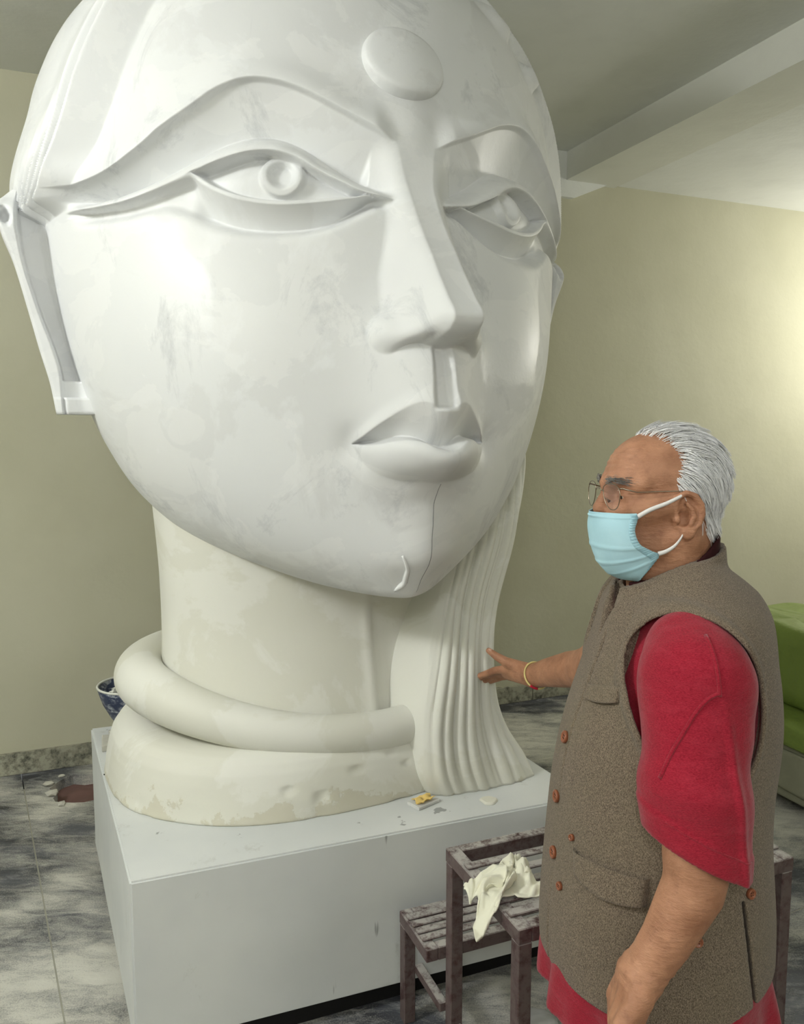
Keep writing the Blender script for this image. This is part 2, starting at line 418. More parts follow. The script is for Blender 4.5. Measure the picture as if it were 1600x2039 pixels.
LV = np.array([(0,1.117,0,.48,.48,1.7),(.03,1.121,.06,.585,.267,1.75),(.07,1.134,.16,.65,.108,1.68),(.12,1.177,.290,.691,-.075,1.6),
(.18,1.255,.455,.725,-.238,1.55),(.26,1.371,.59,.745,-.392,1.6),(.35,1.532,.688,.75,-.502,1.7),(.46,1.767,.769,.73,-.608,1.85),
(.57,2.03,.824,.702,-.708,1.9),(.68,2.322,.849,.662,-.747,1.93),(.78,2.589,.807,.602,-.734,1.96),(.86,2.790,.693,.508,-.651,1.97),
(.93,2.950,.487,.342,-.483,1.98),(.97,3.022,.289,.147,-.304,2.),(1,3.048,0,-.08,-.08,2.)])
def head_base(u, t):
    z, w_, yf, yb, p = [sinterp(t, LV[:, 0], LV[:, k]) for k in range(1, 6)]
    w_ = np.maximum(w_, 0); s, c = np.sin(u), np.cos(u)
    e = 2 / np.where(c > 0, p, 2.1)
    S = np.sign(s) * np.abs(s) ** e; Cc = np.sign(c) * np.abs(c) ** e
    y0 = yb + (yf - yb) * .42
    return w_ * S, np.where(c > 0, y0 + (yf - y0) * Cc, y0 + (y0 - yb) * Cc), z

BROW = np.array([(0,2.275),(.08,2.287),(.157,2.312),(.248,2.339),(.337,2.368),(.426,2.395),(.514,2.413),(.602,2.419),(.672,2.409),(.732,2.39),(.792,2.362),(.862,2.332),(.915,2.309),(.97,2.28),(1.03,2.255),(1.09,2.234),(1.158,2.219),(1.231,2.212),(1.45,2.212)])
LIDT = np.array([(0,2.15),(.12,2.168),(.167,2.182),(.244,2.203),(.339,2.236),(.432,2.272),(.526,2.294),(.619,2.298),(.713,2.286),(.806,2.262),(.883,2.236),(.964,2.213),(1.049,2.195),(1.142,2.181),(1.245,2.176),(1.45,2.186)])
LIDB = np.array([(0,2.14),(.17,2.148),(.205,2.152),(.296,2.176),(.384,2.205),(.445,2.230),(.515,2.245),(.603,2.244),(.69,2.229),(.779,2.207),(.852,2.186),(.929,2.168),(1.009,2.154),(1.096,2.146),(1.191,2.145),(1.45,2.160)])
RIM = np.array([(0,2.14),(.17,2.147),(.205,2.148),(.232,2.143),(.296,2.137),(.386,2.130),(.474,2.125),(.562,2.128),(.651,2.141),(.741,2.168),(.80,2.196),(.83,2.21)])
CREA = np.array([(0,2.15),(.15,2.147),(.19,2.135),(.228,2.12),(.295,2.096),(.387,2.075),(.479,2.067),(.57,2.067),(.672,2.076),(.766,2.097),(.844,2.122),(.90,2.136),(.97,2.136),(1.098,2.127),(1.193,2.129),(1.45,2.145)])
HAIRL = np.array([(2.0,1.36),(2.185,1.33),(2.222,1.274),(2.289,1.208),(2.381,1.146),(2.488,1.098),(2.589,1.056),(2.656,1.032),(2.75,.96),(2.83,.84),(2.90,.66),(2.96,.40),(3.0,0.),(3.1,0.)])
RIDGE = np.array([(1.70,.55),(1.745,.66),(1.772,.78),(1.786,.86),(1.797,.905),(1.812,.932),(1.830,.944),(1.88,.910),(1.94,.862),(1.997,.820),(2.035,.790),(2.11,.737),(2.18,.697),(2.25,.676),(2.30,.662),(2.38,.640),(2.48,.60)])
RHALF = np.array([(1.7,.035),(1.83,.036),(2.0,.033),(2.18,.035),(2.28,.050),(2.4,.085)])
def head_rho(th, z, rho0):
    """carved face: radius about the vertical axis"""
    a = np.abs(th)
    I = lambda T: sinterp(a, T[:, 0], T[:, 1])
    zb, zt, zl, zr, zc = I(BROW), I(LIDT), I(LIDB), I(RIM), I(CREA)
    out = a > .805
    zr = np.where(out, zl, np.minimum(zr, zl)); zc = np.minimum(zc, zr - .004)
    wi = sstep(.07, .17, a) * (1 - sstep(1.27, 1.40, a))
    # piecewise vertical profile through brow, socket, lid band, eyeball, lower rim, fold
    D = np.zeros_like(z)
    crest = .024; Dt = -.064; Dl = .012
    D = np.where(z >= zb, crest * np.exp(-((z - zb) / .055) ** 2), D)
    v = np.clip((zb - z) / np.maximum(zb - zt, .004), 0, 1)
    D = np.where((z < zb) & (z >= zt), crest - (crest - Dt) * (.16 * sstep(0, .08, v) + .84 * v ** .95), D)
    v = np.clip((zt - z) / np.maximum(zt - zl, .004), 0, 1)
    D = np.where((z < zt) & (z >= zl), Dt + (Dl - Dt) * np.sin(v * np.pi / 2) ** 1.0, D)
    v = np.clip((zl - z) / np.maximum(zl - zr, .002), 0, 1)
    hgt = np.clip((zl - zr) / .10, 0, 1)
    eye = -.050 + .022 * v + .020 * np.sin(np.pi * v) * hgt
    ball = (z < zl) & (z >= zr) & ~out
    D = np.where(ball, eye, D)
    # iris: raised ring with a dished pupil
    ra = np.hypot((a - .497) * .70, (z - 2.193) * 1.0) / .0585
    ring = .017 * (1 - sstep(.86, 1.03, ra)) - .024 * (1 - sstep(.30, .70, ra))
    D = np.where(ball, D + ring, D)
    half = np.maximum((zl - zr) * .45, .001)
    bl = 1 - sstep(0, 1, (zl - z) / np.minimum(.011, half)); br = 1 - sstep(0, 1, (z - zr) / np.minimum(.009, half))
    D = np.where(ball, D + (Dl - D) * bl, D); D = np.where(ball, D + (.004 - D) * br, D)
    v = np.clip((zr - z) / np.maximum(zr - zc, .004), 0, 1)
    low = (z < zr) & (z >= zc)
    ow = sstep(.775, .835, a)
    D = np.where(low, (.004 - .056 * np.clip((v - .13) / .87, 0, 1) ** .9) * (1 - ow) + (Dl - .042 * sstep(0, .35, v)) * ow, D)
    D = np.where(z < zc, -(.052 - .022 * ow) * np.exp(-((zc - z) / .018) ** 2) * (1 - sstep(1.25, 1.4, a)), D)
    D = D * wi
    # glabella + forehead
    D += .010 * np.exp(-((z - 2.33) / .07) ** 2 - (a / .12) ** 2)
    # cheek fullness
    D += .014 * np.exp(-((z - 1.80) / .20) ** 2 - ((a - .62) / .28) ** 2)
    # muzzle, lips, chin
    am = a / .92
    mz = sinterp(z, [1.13, 1.18, 1.24, 1.31, 1.385, 1.44, 1.49, 1.55, 1.63, 1.70, 1.76, 1.84, 1.95],
                    [0., .004, .012, .012, .014, .040, .080, .092, .102, .100, .092, .05, 0.])
    gw = sinterp(z, [1.1, 1.38, 1.5, 1.62, 1.80], [.24, .19, .175, .17, .19])
    D += mz * np.exp(-(am / gw) ** 2) - .013 * np.exp(-((z - 1.545) / .05) ** 2 - ((am - .285) / .06) ** 2)
    crestz = sinterp(am, [0, .03, .065, .10, .15, .20, .25, .285, .35], [1.628, 1.634, 1.645, 1.641, 1.619, 1.592, 1.562, 1.545, 1.53])
    seamz = sinterp(am, [0, .03, .07, .12, .16, .20, .25, .285, .35], [1.536, 1.541, 1.556, 1.563, 1.558, 1.550, 1.545, 1.543, 1.53])
    botz = sinterp(am, [0, .08, .15, .21, .25, .285, .35], [1.447, 1.449, 1.457, 1.474, 1.497, 1.535, 1.53])
    lw = 1 - sstep(.25, .295, am)
    v = np.clip((crestz - z) / np.maximum(crestz - seamz, .003), 0, 1)
    up = (z <= crestz) & (z > seamz)
    D += np.where(z > crestz, .008 * np.exp(-((z - crestz) / .022) ** 2), np.where(up, .008 - .050 * v ** 1.15, 0)) * lw
    v = np.clip((seamz - z) / np.maximum(seamz - botz, .003), 0, 1)
    fs = 1 - sstep(.09, .235, am)
    D += np.where((z <= seamz) & (z >= botz), -.042 * (1 - sstep(0, .10, v)) + .036 * (.35 + .65 * fs) * np.sin(np.pi * np.clip(v, 0, 1) ** .75) * (1 - .3 * v) - .014 * v * fs, 0) * lw
    D += np.where(z < botz, -.014 * fs * np.exp(-((botz - z) / .03) ** 2), 0) * lw
    D += -.016 * np.exp(-((z - 1.405) / .035) ** 2 - (am / .14) ** 2)
    D += .016 * np.exp(-((z - 1.255) / .06) ** 2 - (am / .16) ** 2)
    # philtrum: a square-cut channel
    phw = sinterp(z, [1.62, 1.68, 1.76], [.047, .040, .036])
    D += -.026 * (1 - sstep(phw * .35, phw * 1.15, am)) * sstep(1.622, 1.640, z) * (1 - sstep(1.76, 1.80, z))
    # hair on the skull
    th_h = sinterp(z, HAIRL[:, 0], HAIRL[:, 1]); q = a - th_h
    hm = sstep(2.165, 2.20, z + .06 * np.clip(a - 1.3, 0, 1))
    on = sstep(-.008, .022, q)
    rise = (.070 * np.clip(q / .105, 0, 1) ** 1.15 - .050 * sstep(.105, .36, q) * (.15 + .85 * sstep(2.26, 2.52, z))) * np.where(th > 0, .55, 1.0)
    val = np.zeros_like(q); sp = .056 + .030 * sstep(2.25, 2.7, z); edge = .105
    for k, zf in enumerate((2.78, 2.44, 2.36, 2.31, 2.28)):
        v = (q - edge - sp * k) / sp; ins = (v > 0) & (v < 1); v = np.clip(v, 0, 1)
        saw = np.where(v < .38, sstep(0, .38, v), 1 - ((v - .38) / .62) ** 1.5)
        val += np.where(ins, -.044 * saw * (1 - sstep(zf - .16, zf + .06, z)), 0)
    D += hm * (rise + val + .004 * sstep(.2, .6, q)) * (1 - sstep(2.95, 3.03, z))
    D += hm * -.030 * sstep(.30, .0, np.abs(z - 2.17) * 3) * sstep(.02, .2, q) * 0
    # hair knobs on the far temple
    for (tk, zk, rk) in ((.97, 2.66, .050), (.80, 2.79, .075)):
        dd = np.hypot((th - tk) * .62, z - zk) / rk
        D += .034 * (1 - sstep(.35, 1.0, dd))
    rho = rho0 + D
    # nose solid, joined with a soft maximum
    ct_, st_ = np.cos(th), np.abs(np.sin(th))
    near = (a < .6) & (z > 1.66) & (z < 2.5)
    rn = rho[near].copy(); zz = z[near]; cc = ct_[near]; ss = st_[near]; base_r = rho[near]
    for _ in range(6):
        x_ = np.maximum(rn, .3) * ss
        hw = sinterp(zz, RHALF[:, 0], RHALF[:, 1])
        lift = -.034 * sstep(.045, .115, x_) + .006 * np.exp(-((x_ - .055) / .02) ** 2)     # wing hangs lower than the arch
        yr = sinterp(zz - lift, RIDGE[:, 0], RIDGE[:, 1])
        b_ = sinterp(zz, [1.7, 1.80, 1.86, 1.95, 2.1, 2.2, 2.3], [.150, .150, .142, .132, .125, .115, .105])
        k_ = sinterp(zz, [1.7, 1.86, 1.95, 2.03, 2.11, 2.2, 2.3, 2.4], [2.2, 2.2, 1.75, 1.4, .95, .60, .42, .35])
        e_ = np.maximum(x_ - hw, 0); e_ = np.sqrt(e_ ** 2 + .006 ** 2) - .006
        yn = yr - k_ * e_ - 3.0 * np.maximum(x_ - b_, 0)
        # wing of the nostril
        wq = 1 - ((x_ - .098) / .060) ** 2 - ((zz - 1.805) / .060) ** 2
        yw = np.where(wq > 0, .70 + .095 * np.sqrt(np.maximum(wq, 0)), 0.)
        yn = smax(yn, yw, .045)
        # nostril
        yn -= .075 * np.exp(-((x_ - .072) / .026) ** 2 - ((zz - 1.765) / .022) ** 2)
        rn = .5 * rn + .5 * np.clip(yn / np.maximum(cc, .3), .3, 1.3)
    fadez = 1 - sstep(2.32, 2.46, zz)
    rho[near] = np.where(fadez > 0, smax(base_r, rn - (1 - fadez) * .2, .014), base_r)
    return rho
def refine(lo, hi, n, dens):
    xs = np.linspace(lo, hi, 4000); c = np.cumsum(dens(xs)); c = (c - c[0]) / (c[-1] - c[0]); return np.interp(np.linspace(0, 1, n), c, xs)
uu = refine(-np.pi, np.pi, 761, lambda x: 1 + 3.2 * (np.abs(x) < 1.5) + 1.2 * (np.abs(x) < .35))[:-1]
tt = refine(0, 1, 740, lambda x: 1 + 2.0 * ((x > .27) & (x < .74)) + 1.0 * ((x > .44) & (x < .5)) + 2.2 * ((x > .58) & (x < .72)))
U_, T_ = np.meshgrid(uu, tt); hx_, hy_, hz_ = head_base(U_, T_)
th_ = np.arctan2(hx_, hy_); r0_ = np.hypot(hx_, hy_)
# soften the ridge that the pointed chin section leaves on the middle line
r1_ = head_rho(th_, hz_, r0_)
w_ = sstep(1.15, 1.24, hz_)                       # carving fades out under the jaw
r2_ = r0_ + (r1_ - r0_) * w_
hx_, hy_ = r2_ * np.sin(th_), r2_ * np.cos(th_)
hV = sl(np.stack([hx_, hy_, hz_], -1)).reshape(-1, 3)
face = np_mesh('face', hV, grid_faces(len(tt), len(uu), True, flip=False), M_MARBLE, statue)
# ---- bindi: a domed disc on the forehead
def loft(name, sections, mat, parent, closed_ends=True, smooth=True, flip=False):
    S = np.array(sections); nr_, nc_ = S.shape[:2]; V = S.reshape(-1, 3); F = grid_faces(nr_, nc_, True, flip)
    if closed_ends:
        V = np.vstack([V, S[0].mean(0), S[-1].mean(0)]); i0 = len(V) - 2; c = np.arange(nc_); l = (nr_ - 1) * nc_ + c
        cap = np.vstack([np.stack([np.roll(c, -1), c, np.full(nc_, i0), np.full(nc_, i0)], -1), np.stack([l, np.roll(l, -1), np.full(nc_, i0 + 1), np.full(nc_, i0 + 1)], -1)])
        F = np.vstack([F, cap[:, ::-1] if flip else cap])
        return mesh_vf(name, V, F, mat, parent, smooth)
    return np_mesh(name, V, F, mat, parent, smooth)
bc = np.array([-.012, .606, 2.488]); bn = np.array([0, .93, .36]); bn /= np.linalg.norm(bn); bx = np.array([1.0, 0, 0]); by = np.cross(bn, bx)
secs = []
for (rr, hh) in ((1.0, -.05), (1.0, .010), (.995, .026), (.975, .036), (.94, .041), (.85, .044), (.6, .049), (.3, .052), (.02, .053)):
    a = np.linspace(0, 2 * np.pi, 96, endpoint=False)
    px = .112 * rr * np.cos(a); py = .098 * rr * np.sin(a)
    bend = -.62 * px ** 2 - .10 * py ** 2
    secs.append(sl(bc + px[:, None] * bx + py[:, None] * by + (hh + bend)[:, None] * bn))
loft('bindi', secs, M_MARBLE, statue)
# ---- neck
def sup(a, p): c, s = np.cos(a), np.sin(a); return np.sign(s) * np.abs(s) ** (2 / p), np.sign(c) * np.abs(c) ** (2 / p)
ang = np.linspace(-np.pi, np.pi, 260, endpoint=False)
secs = []
for z in np.linspace(.60, 1.40, 60):
    sx, cy = sup(ang, 2.25); wl = sinterp(z, [.6, .8, 1.1, 1.4], [.575, .545, .540, .56]); f_ = sinterp(z, [.6, .75, 1.02, 1.12, 1.4], [.40, .375, .315, .315, .33])
    x = np.where(sx < 0, sx * wl, sx * .50); y = np.where(cy > 0, cy * f_, cy * .46)
    step = .016 * sstep(.03, .036, x) * (cy > 0) - .010 * np.exp(-((x - .02) / .014) ** 2) * (cy > 0)
    rr = np.hypot(x, y); k = (rr - step) / rr
    secs.append(sl(np.stack([x * k, y * k, np.full_like(x, z)], -1)))
loft('neck', secs, M_MARBLE2, statue, False)
# ---- neck ring
phi = np.linspace(-np.pi, np.pi, 200, endpoint=False)
cx_ = np.where(np.sin(phi) < 0, .612, .50) * np.sin(phi); cy_ = np.where(np.cos(phi) > 0, .440, .50) * np.cos(phi); cz_ = .806 - np.where(np.cos(phi) > 0, .116, .01) * np.cos(phi) ** 2 * np.sign(np.cos(phi))
V, F = tube(np.stack([cx_, cy_, cz_], -1), .059 + .020 * np.clip(-np.sin(phi), 0, 1) ** 3, 40, closed=True)
np_mesh('neck_ring', sl(V), F[:, ::-1], M_MARBLE2, statue)
# ---- flared collar on the plinth
secs = []
ang = np.linspace(-np.pi, np.pi, 300, endpoint=False)
prof = [(.5005, 1.0, 0), (.506, 1.004, 0), (.53, .998, 0), (.56, .992, 0), (.60, .978, 0), (.63, .962, 0), (.655, .935, 0), (.672, .90, 0), (.682, .855, 0), (.686, .78, 0)]
pz = np.array(prof)
for z in np.concatenate([np.linspace(.5005, .64, 34), np.linspace(.645, .686, 16)]):
    s = float(np.interp(z, pz[:, 0], pz[:, 1]))
    sx, cy = sup(ang, 2.35); x = -.10 + sx * .625 * s; y = np.where(cy > 0, cy * .515, cy * .52) * s
    wob = np.array([mnoise.noise(Vector((float(a_) * 2.2, float(b_) * 5, z * 6))) for a_, b_ in zip(x, y)])
    chip = np.array([max(0, mnoise.noise(Vector((float(a_) * 16, float(b_) * 16, z * 22)))) for a_, b_ in zip(x, y)]) * max(0, 1 - (z - .5) / .05)
    dent = np.zeros_like(x)
    for dx, dz, dr in ((-.105, .612, .017), (.015, .636, .016), (-.30, .585, .020), (-.21, .555, .026), (.06, .60, .012)):
        dent += .008 * (1 - sstep(.3, 1.0, np.hypot(x - dx, (z - dz)) / dr)) * (cy > 0)
    k = 1 - (dent + .010 * chip) / np.hypot(x + .1, y)
    secs.append(sl(np.stack([-.1 + (x + .1) * k + wob * .008 * sx, y * k + wob * .010 * cy, np.full_like(x, z)], -1)))
loft('collar', secs, M_MARBLE2, statue, True)
# ---- long hair falling over the far shoulder
zr_ = [.5005, .56, .64, .863, 1.01, 1.25, 1.5, 1.75]
Rx = [.482, .452, .405, .362, .410, .546, .672, .735]; Ry = [.550, .538, .520, .500, .440, .340, .200, .02]
Lx = [.135, .112, .105, .135, .200, .345, .52, .60]; Ly = [.540, .545, .540, .500, .420, .300, .04, -.12]
secs = []
for z in np.linspace(.5005, 1.75, 150):
    rx, ry, lx, ly = [float(sinterp(z, zr_, q)) for q in (Rx, Ry, Lx, Ly)]
    ctrl = np.array([(lx - .05, ly - .22), (lx - .015, ly - .05), (lx + .02, ly + .004), ((lx + rx) / 2, (ly + ry) / 2 + .022), (rx - .02, ry + .004), (rx + .012, ry - .04),
                     (rx + .06, ry - .22), (rx + .05, ry - .45), (.2, -.42), (lx - .12, ly - .45)])
    # closed smooth curve, dense on the front
    n_ = len(ctrl); seg = []
    cnt = [6, 10, 44, 44, 12, 40, 16, 6, 6, 6]
    for i in range(n_):
        p0, p1, p2, p3 = ctrl[(i - 1) % n_], ctrl[i], ctrl[(i + 1) % n_], ctrl[(i + 2) % n_]
        for t in np.linspace(0, 1, cnt[i], endpoint=False):
            seg.append(.5 * ((2 * p1) + (-p0 + p2) * t + (2 * p0 - 5 * p1 + 4 * p2 - p3) * t * t + (-p0 + 3 * p1 - 3 * p2 + p3) * t ** 3))
    P = np.array(seg); tan = np.roll(P, -1, 0) - np.roll(P, 1, 0); nor = np.stack([-tan[:, 1], tan[:, 0]], -1); nor /= np.linalg.norm(nor, axis=1)[:, None]
    s = np.concatenate([[0], np.cumsum(np.linalg.norm(np.diff(P, axis=0), axis=1))])
    i0 = 16; i1 = 16 + 88 + 12; fr = (s - s[i0]) / (s[i1] - s[i0])          # 0..1 over the front
    wv = fr + .035 * math.sin(z * 5.0) + .02 * np.sin(z * 11 + fr * 5)
    lock = np.abs(np.sin(np.pi * wv * 8.5)) ** .7; lock2 = np.abs(np.sin(np.pi * (wv * 3.3 + .2))) ** .6
    amp = .011 * sstep(-.15, .05, fr) * (1 - .3 * sstep(1.2, 2.0, fr)) * sstep(.48, .62, z + .06 * lock2)
    P = P + nor * ((lock - .6) * amp + (lock2 - .6) * amp * 1.3)[:, None]
    secs.append(sl(np.stack([P[:, 0], P[:, 1], np.full(len(P), z)], -1)))
loft('long_hair', secs, M_MARBLE2, statue, True)

# ---- long-lobed ears
def ear(sign):
    zs_ = np.array(sorted(set(list(np.linspace(1.622, 2.262, 66)) + [1.668, 1.671, 1.716, 1.721])))
    secs = []
    for z in zs_:
        xi = float(sinterp(z, [1.62, 1.67, 1.72, 1.92, 2.05, 2.19, 2.27], [.800, .802, .803, .857, .890, .900, .885]))
        xo = float(sinterp(z, [1.62, 1.72, 1.79, 1.92, 2.05, 2.15, 2.21, 2.262], [.822, .838, .856, .886, .918, .950, .948, .900]))
        xh = float(sinterp(z, [1.62, 1.72, 1.85, 2.0, 2.27], [.68, .70, .73, .75, .78]))
        f0 = float(sinterp(z, [1.62, 2.0, 2.27], [-.03, -.02, -.03]))             # depth of the hollow
        if z < 1.67: f0 = .045
        elif z < 1.719: f0 = .018
        fr = .035 + .012 * float(sstep(2.0, 2.2, z)); fb = -.085
        top = float(sstep(2.14, 2.262, z)); fr = fr * (1 - top) - .06 * top; f0 = f0 * (1 - top) - .045 * top
        pts = [(xh - .12, .04), (xh, .05 if z >= 1.67 else .06), ((xh + xi) / 2 + .01, f0 - .006), (xi - .006, f0), (xi + .001, max(fr, f0) - .012), (xi + .008, max(fr, f0)), (xo - .006, max(fr, f0) - .004), (xo, max(fr, f0) - .012), (xo - .004, fb + .02), (xo - .03, fb), (xh, fb - .05), (xh - .12, fb - .05)]
        # hole in the curl
        row = []
        for i in range(len(pts)):
            p, q = np.array(pts[i]), np.array(pts[(i + 1) % len(pts)])
            for t in np.linspace(0, 1, 7, endpoint=False): row.append(p + (q - p) * t)
        row = np.array(row); dd = np.hypot((row[:, 0] - .932) / .020, (z - 2.165) / .030)
        row[:, 1] -= .05 * (1 - sstep(.4, 1.0, dd)) * (row[:, 1] > -.03)
        secs.append(sl(np.stack([row[:, 0] * sign, row[:, 1], np.full(len(row), z)], -1)))
    return loft('ear', secs, M_MARBLE, statue, True, flip=sign > 0)
ear(-1); ear(1)
# ---- hairline crack and a glossy run of plaster on the chin
def on_face(th, z, off=0.0):
    """points on the carved face from angle and height"""
    th = np.asarray(th, float); z = np.asarray(z, float)
    tl = np.interp(z, sinterp(np.linspace(.05, 1, 2000), LV[:, 0], LV[:, 1]), np.linspace(.05, 1, 2000))
    u = np.linspace(-1.2, 1.2, 1500); out = []
    for a_, z_, t_ in zip(th, z, tl):
        x, y, _ = head_base(u, np.full_like(u, t_)); r0 = np.interp(a_, np.arctan2(x, y), np.hypot(x, y))
        r = float(head_rho(np.array([a_]), np.array([z_]), np.array([r0]))[0]); r = r0 + (r - r0) * float(sstep(1.15, 1.24, z_)) + off
        out.append((r * math.sin(a_), r * math.cos(a_), z_))
    return np.array(out)
M_CRACK = plain('crack_line', srgb(128, 129, 130), .9, .1)
zz = np.linspace(1.442, 1.150, 34); tc = np.interp(zz, [1.14, 1.2, 1.3, 1.38, 1.45], [.006, .004, .006, .018, .032]) + np.array([.0015 * mnoise.noise(Vector((0, 0, z * 40))) for z in zz])
V, F = tube(on_face(tc, zz, .0), np.interp(np.linspace(0, 1, 34), [0, .3, .6, 1], [.0006, .0012, .0010, .0005]), 6)
mesh_vf('chin_crack', sl(V), F, M_CRACK, face)
M_GLAZE = plain('glossy_plaster', srgb(240, 241, 241), .15, .6, .02)
zz = np.linspace(1.26, 1.155, 20); tc = np.interp(zz, [1.15, 1.18, 1.22, 1.26], [-.085, -.055, -.062, -.09])
V, F = tube(on_face(tc, zz, .001), np.interp(np.linspace(0, 1, 20), [0, .5, .85, 1], [.003, .007, .008, .003]), 8)
mesh_vf('plaster_run', sl(V), F, M_GLAZE, face)
# ================================================================== STEP STOOL (welded, maroon paint, plaster stains)
def stool_mat():
    m = NM('maroon_paint', .5, .4)
    c = m.mix(m.noise(9, 4), srgb(58, 38, 38), srgb(84, 54, 54))
    geo = m.n.new('ShaderNodeNewGeometry').outputs['Normal']
    sep = m.n.new('ShaderNodeSeparateXYZ'); m.l(geo, sep.inputs[0])
    upf = m.ramp(sep.outputs['Z'], [(.5, .12), (.9, 1.0)])
    sp = m.ramp(m.noise(38, 9, .75), [(.36, 0.0), (.54, 1.0)])
    dust = m.math('MULTIPLY', m.math('ADD', m.math('MULTIPLY', upf, .85), .07), sp)   # dried plaster lies on the upper faces
    c = m.mix(dust, c, srgb(182, 178, 172))
    m.color(c); m.rough(m.ramp(dust, [(0, .42), (1, .9)])); m.bump(sp, .3, .002); return m.m
M_STOOL = stool_mat()
stool = empty('step_stool', rw(1.170, 1.55, 0), YAW)
tag(stool, 'maroon slatted metal step stool stained with plaster in front of the plinth', 'step stool')
SW = .375
def sbox(name, x0, x1, y0, y1, z0, z1): return local_box(name, x0, x1, y0, y1, z0, z1, M_STOOL, stool, .002, seg=1)
oy = 1.55
LO, HI = .305, .567
# upper tread: room depth 1.27..1.63, lower tread: 1.615..1.83
SWU = SW
for (ya, yb_, zt, nsl) in ((1.335 - oy, 1.685 - oy, HI, 6), (1.695 - oy, 1.875 - oy, LO, 4)):
    SW = SWU + (.045 if nsl == 4 else 0)
    sbox('side_rail', -SW, -SW + .032, ya, yb_, zt - .034, zt); sbox('side_rail', SW - .032, SW, ya, yb_, zt - .034, zt)
    sbox('cross_rail', -SW + .032, SW - .032, yb_ - .028, yb_, zt - .034, zt); sbox('cross_rail', -SW + .032, SW - .032, ya, ya + .028, zt - .034, zt)
    gap = (yb_ - ya - .056) / nsl
    for k in range(nsl - (0 if nsl == 4 else 1)):
        y = ya + .028 + gap * (k + .5)
        sbox('slat', -SW + .004, SW - .004, y - .012, y + .012, zt + .0005, zt + .0065)
SW = SWU
for sx in (-1, 1):
    x0, x1 = (-SW, -SW + .034) if sx < 0 else (SW - .034, SW)
    for (yc, zt) in ((1.352 - oy, HI - .034), (1.668 - oy, HI - .034), (1.858 - oy, LO - .034)):
        ex = sx * .045 if zt < .4 else 0
        sbox('leg', x0 + .001 + ex, x1 - .001 + ex, yc - .016, yc + .016, 0, zt)
    sbox('stretcher', x0 + .006, x1 - .006, 1.368 - oy, 1.652 - oy, .10, .125)
    sbox('stretcher', x0 + .006 + sx * .02, x1 - .006 + sx * .02, 1.684 - oy, 1.842 - oy, .14, .165)
# ---- crumpled rag hanging over the stool's edge
def noise3(P, f, seed=0):
    r_ = np.random.default_rng(seed); o = np.zeros(len(P), np.float32)
    for _ in range(7):
        k = r_.normal(size=3); k = k / np.linalg.norm(k) * f * r_.uniform(.6, 1.7); o += np.sin(P @ k.astype(np.float32) + r_.uniform(0, 6.28))
    return o / 2.6
M_RAG = plain('limp_rag', srgb(234, 232, 212), .9, .15, .05, 25, .3)
def rag():
    n1, n2 = 120, 90
    a, b = np.meshgrid(np.linspace(-1, 1, n1), np.linspace(-1, 1, n2), indexing='ij')
    P = np.stack([a.ravel(), b.ravel(), np.zeros(a.size)], -1).astype(np.float32)
    def rid(f, s, st=(1, 1)): 
        q = P.copy(); q[:, 0] *= st[0]; q[:, 1] *= st[1]; v = noise3(q, f, s); return 1 - np.abs(v)
    warp = np.stack([noise3(P, 3.2, 11), noise3(P, 3.2, 12)], -1)
    rr = np.hypot(P[:, 0], P[:, 1])
    x = P[:, 0] * .072 + warp[:, 0] * .022 + noise3(P, 9, 41) * .012; y = P[:, 1] * .060 + warp[:, 1] * .022 + noise3(P, 9, 42) * .012
    z = .040 * (1 - np.clip(rr, 0, 1) ** 2) + .034 * rid(4.2, 13) + .022 * rid(8.5, 14) + .010 * rid(19, 15) - .034
    z = np.maximum(z, .004 + .003 * rid(9, 16))
    ov = np.clip((-x - .046) / .05, 0, 1.2)
    z = z - .052 * ov ** 1.1 * (1 + .3 * noise3(P, 4, 17)); x = x + .004 * ov
    V = np.stack([x, y, z], -1); return V, grid_faces(n1, n2)
V, F = rag()
rg = np_mesh('rag', V, F, M_RAG)
md = rg.modifiers.new('thick', 'SOLIDIFY'); md.thickness = .003; md.offset = 0
rg.location = rw(.843, 1.462, HI + .009); rg.rotation_euler = (0, 0, YAW + R(4))
tag(rg, 'crumpled cream rag hanging over the edge of the step stool', 'rag')
# ---- cable coiled on the stool
pts = []
for k in range(70):
    t = k / 69; a = t * 2 * math.pi * 1.8
    pts.append((.05 * math.cos(a) * (1 + .25 * t), .035 * math.sin(a) + .02 * t, .006 + .018 * t * abs(math.sin(a * .5))))
V, F = tube(pts, .0035, 8); cb = mesh_vf('cable', V, F, plain('black_rubber', srgb(30, 30, 30), .5, .4))
cb.location = rw(1.435, 1.405, HI + .006); cb.rotation_euler = (0, 0, .4); tag(cb, 'black cable coiled on the right end of the step stool', 'cable')

# ================================================================== THINGS ON THE PLINTH
def bowl_mat():
    m = NM('blue_glaze', .35, .5)
    f = m.noise(24, 8, .7, m.mapv((1, 1, 2.2), (R(30), 0, 0)), 1)
    m.color(m.mix(m.ramp(f, [(.5, 0.0), (.66, 1.0)]), srgb(48, 58, 84), srgb(196, 200, 204))); m.bump(f, .3, .002); return m.m
M_BOWL = bowl_mat()
def lathe(name, prof, mat, parent=None, n=64):
    a = np.linspace(0, 2 * np.pi, n, endpoint=False)
    S = [np.stack([r_ * np.cos(a), r_ * np.sin(a), np.full(n, z)], -1) for r_, z in prof]
    return np_mesh(name, np.array(S).reshape(-1, 3), grid_faces(len(prof), n, True, False), mat, parent)
bw = empty('bowl', rw(.150, 2.965, .512)); tag(bw, 'dark blue glazed bowl full of rubble behind the neck ring', 'bowl')
prof = [(.001, 0), (.055, 0), (.058, .008), (.052, .014), (.075, .05), (.098, .095), (.112, .140), (.116, .158)]
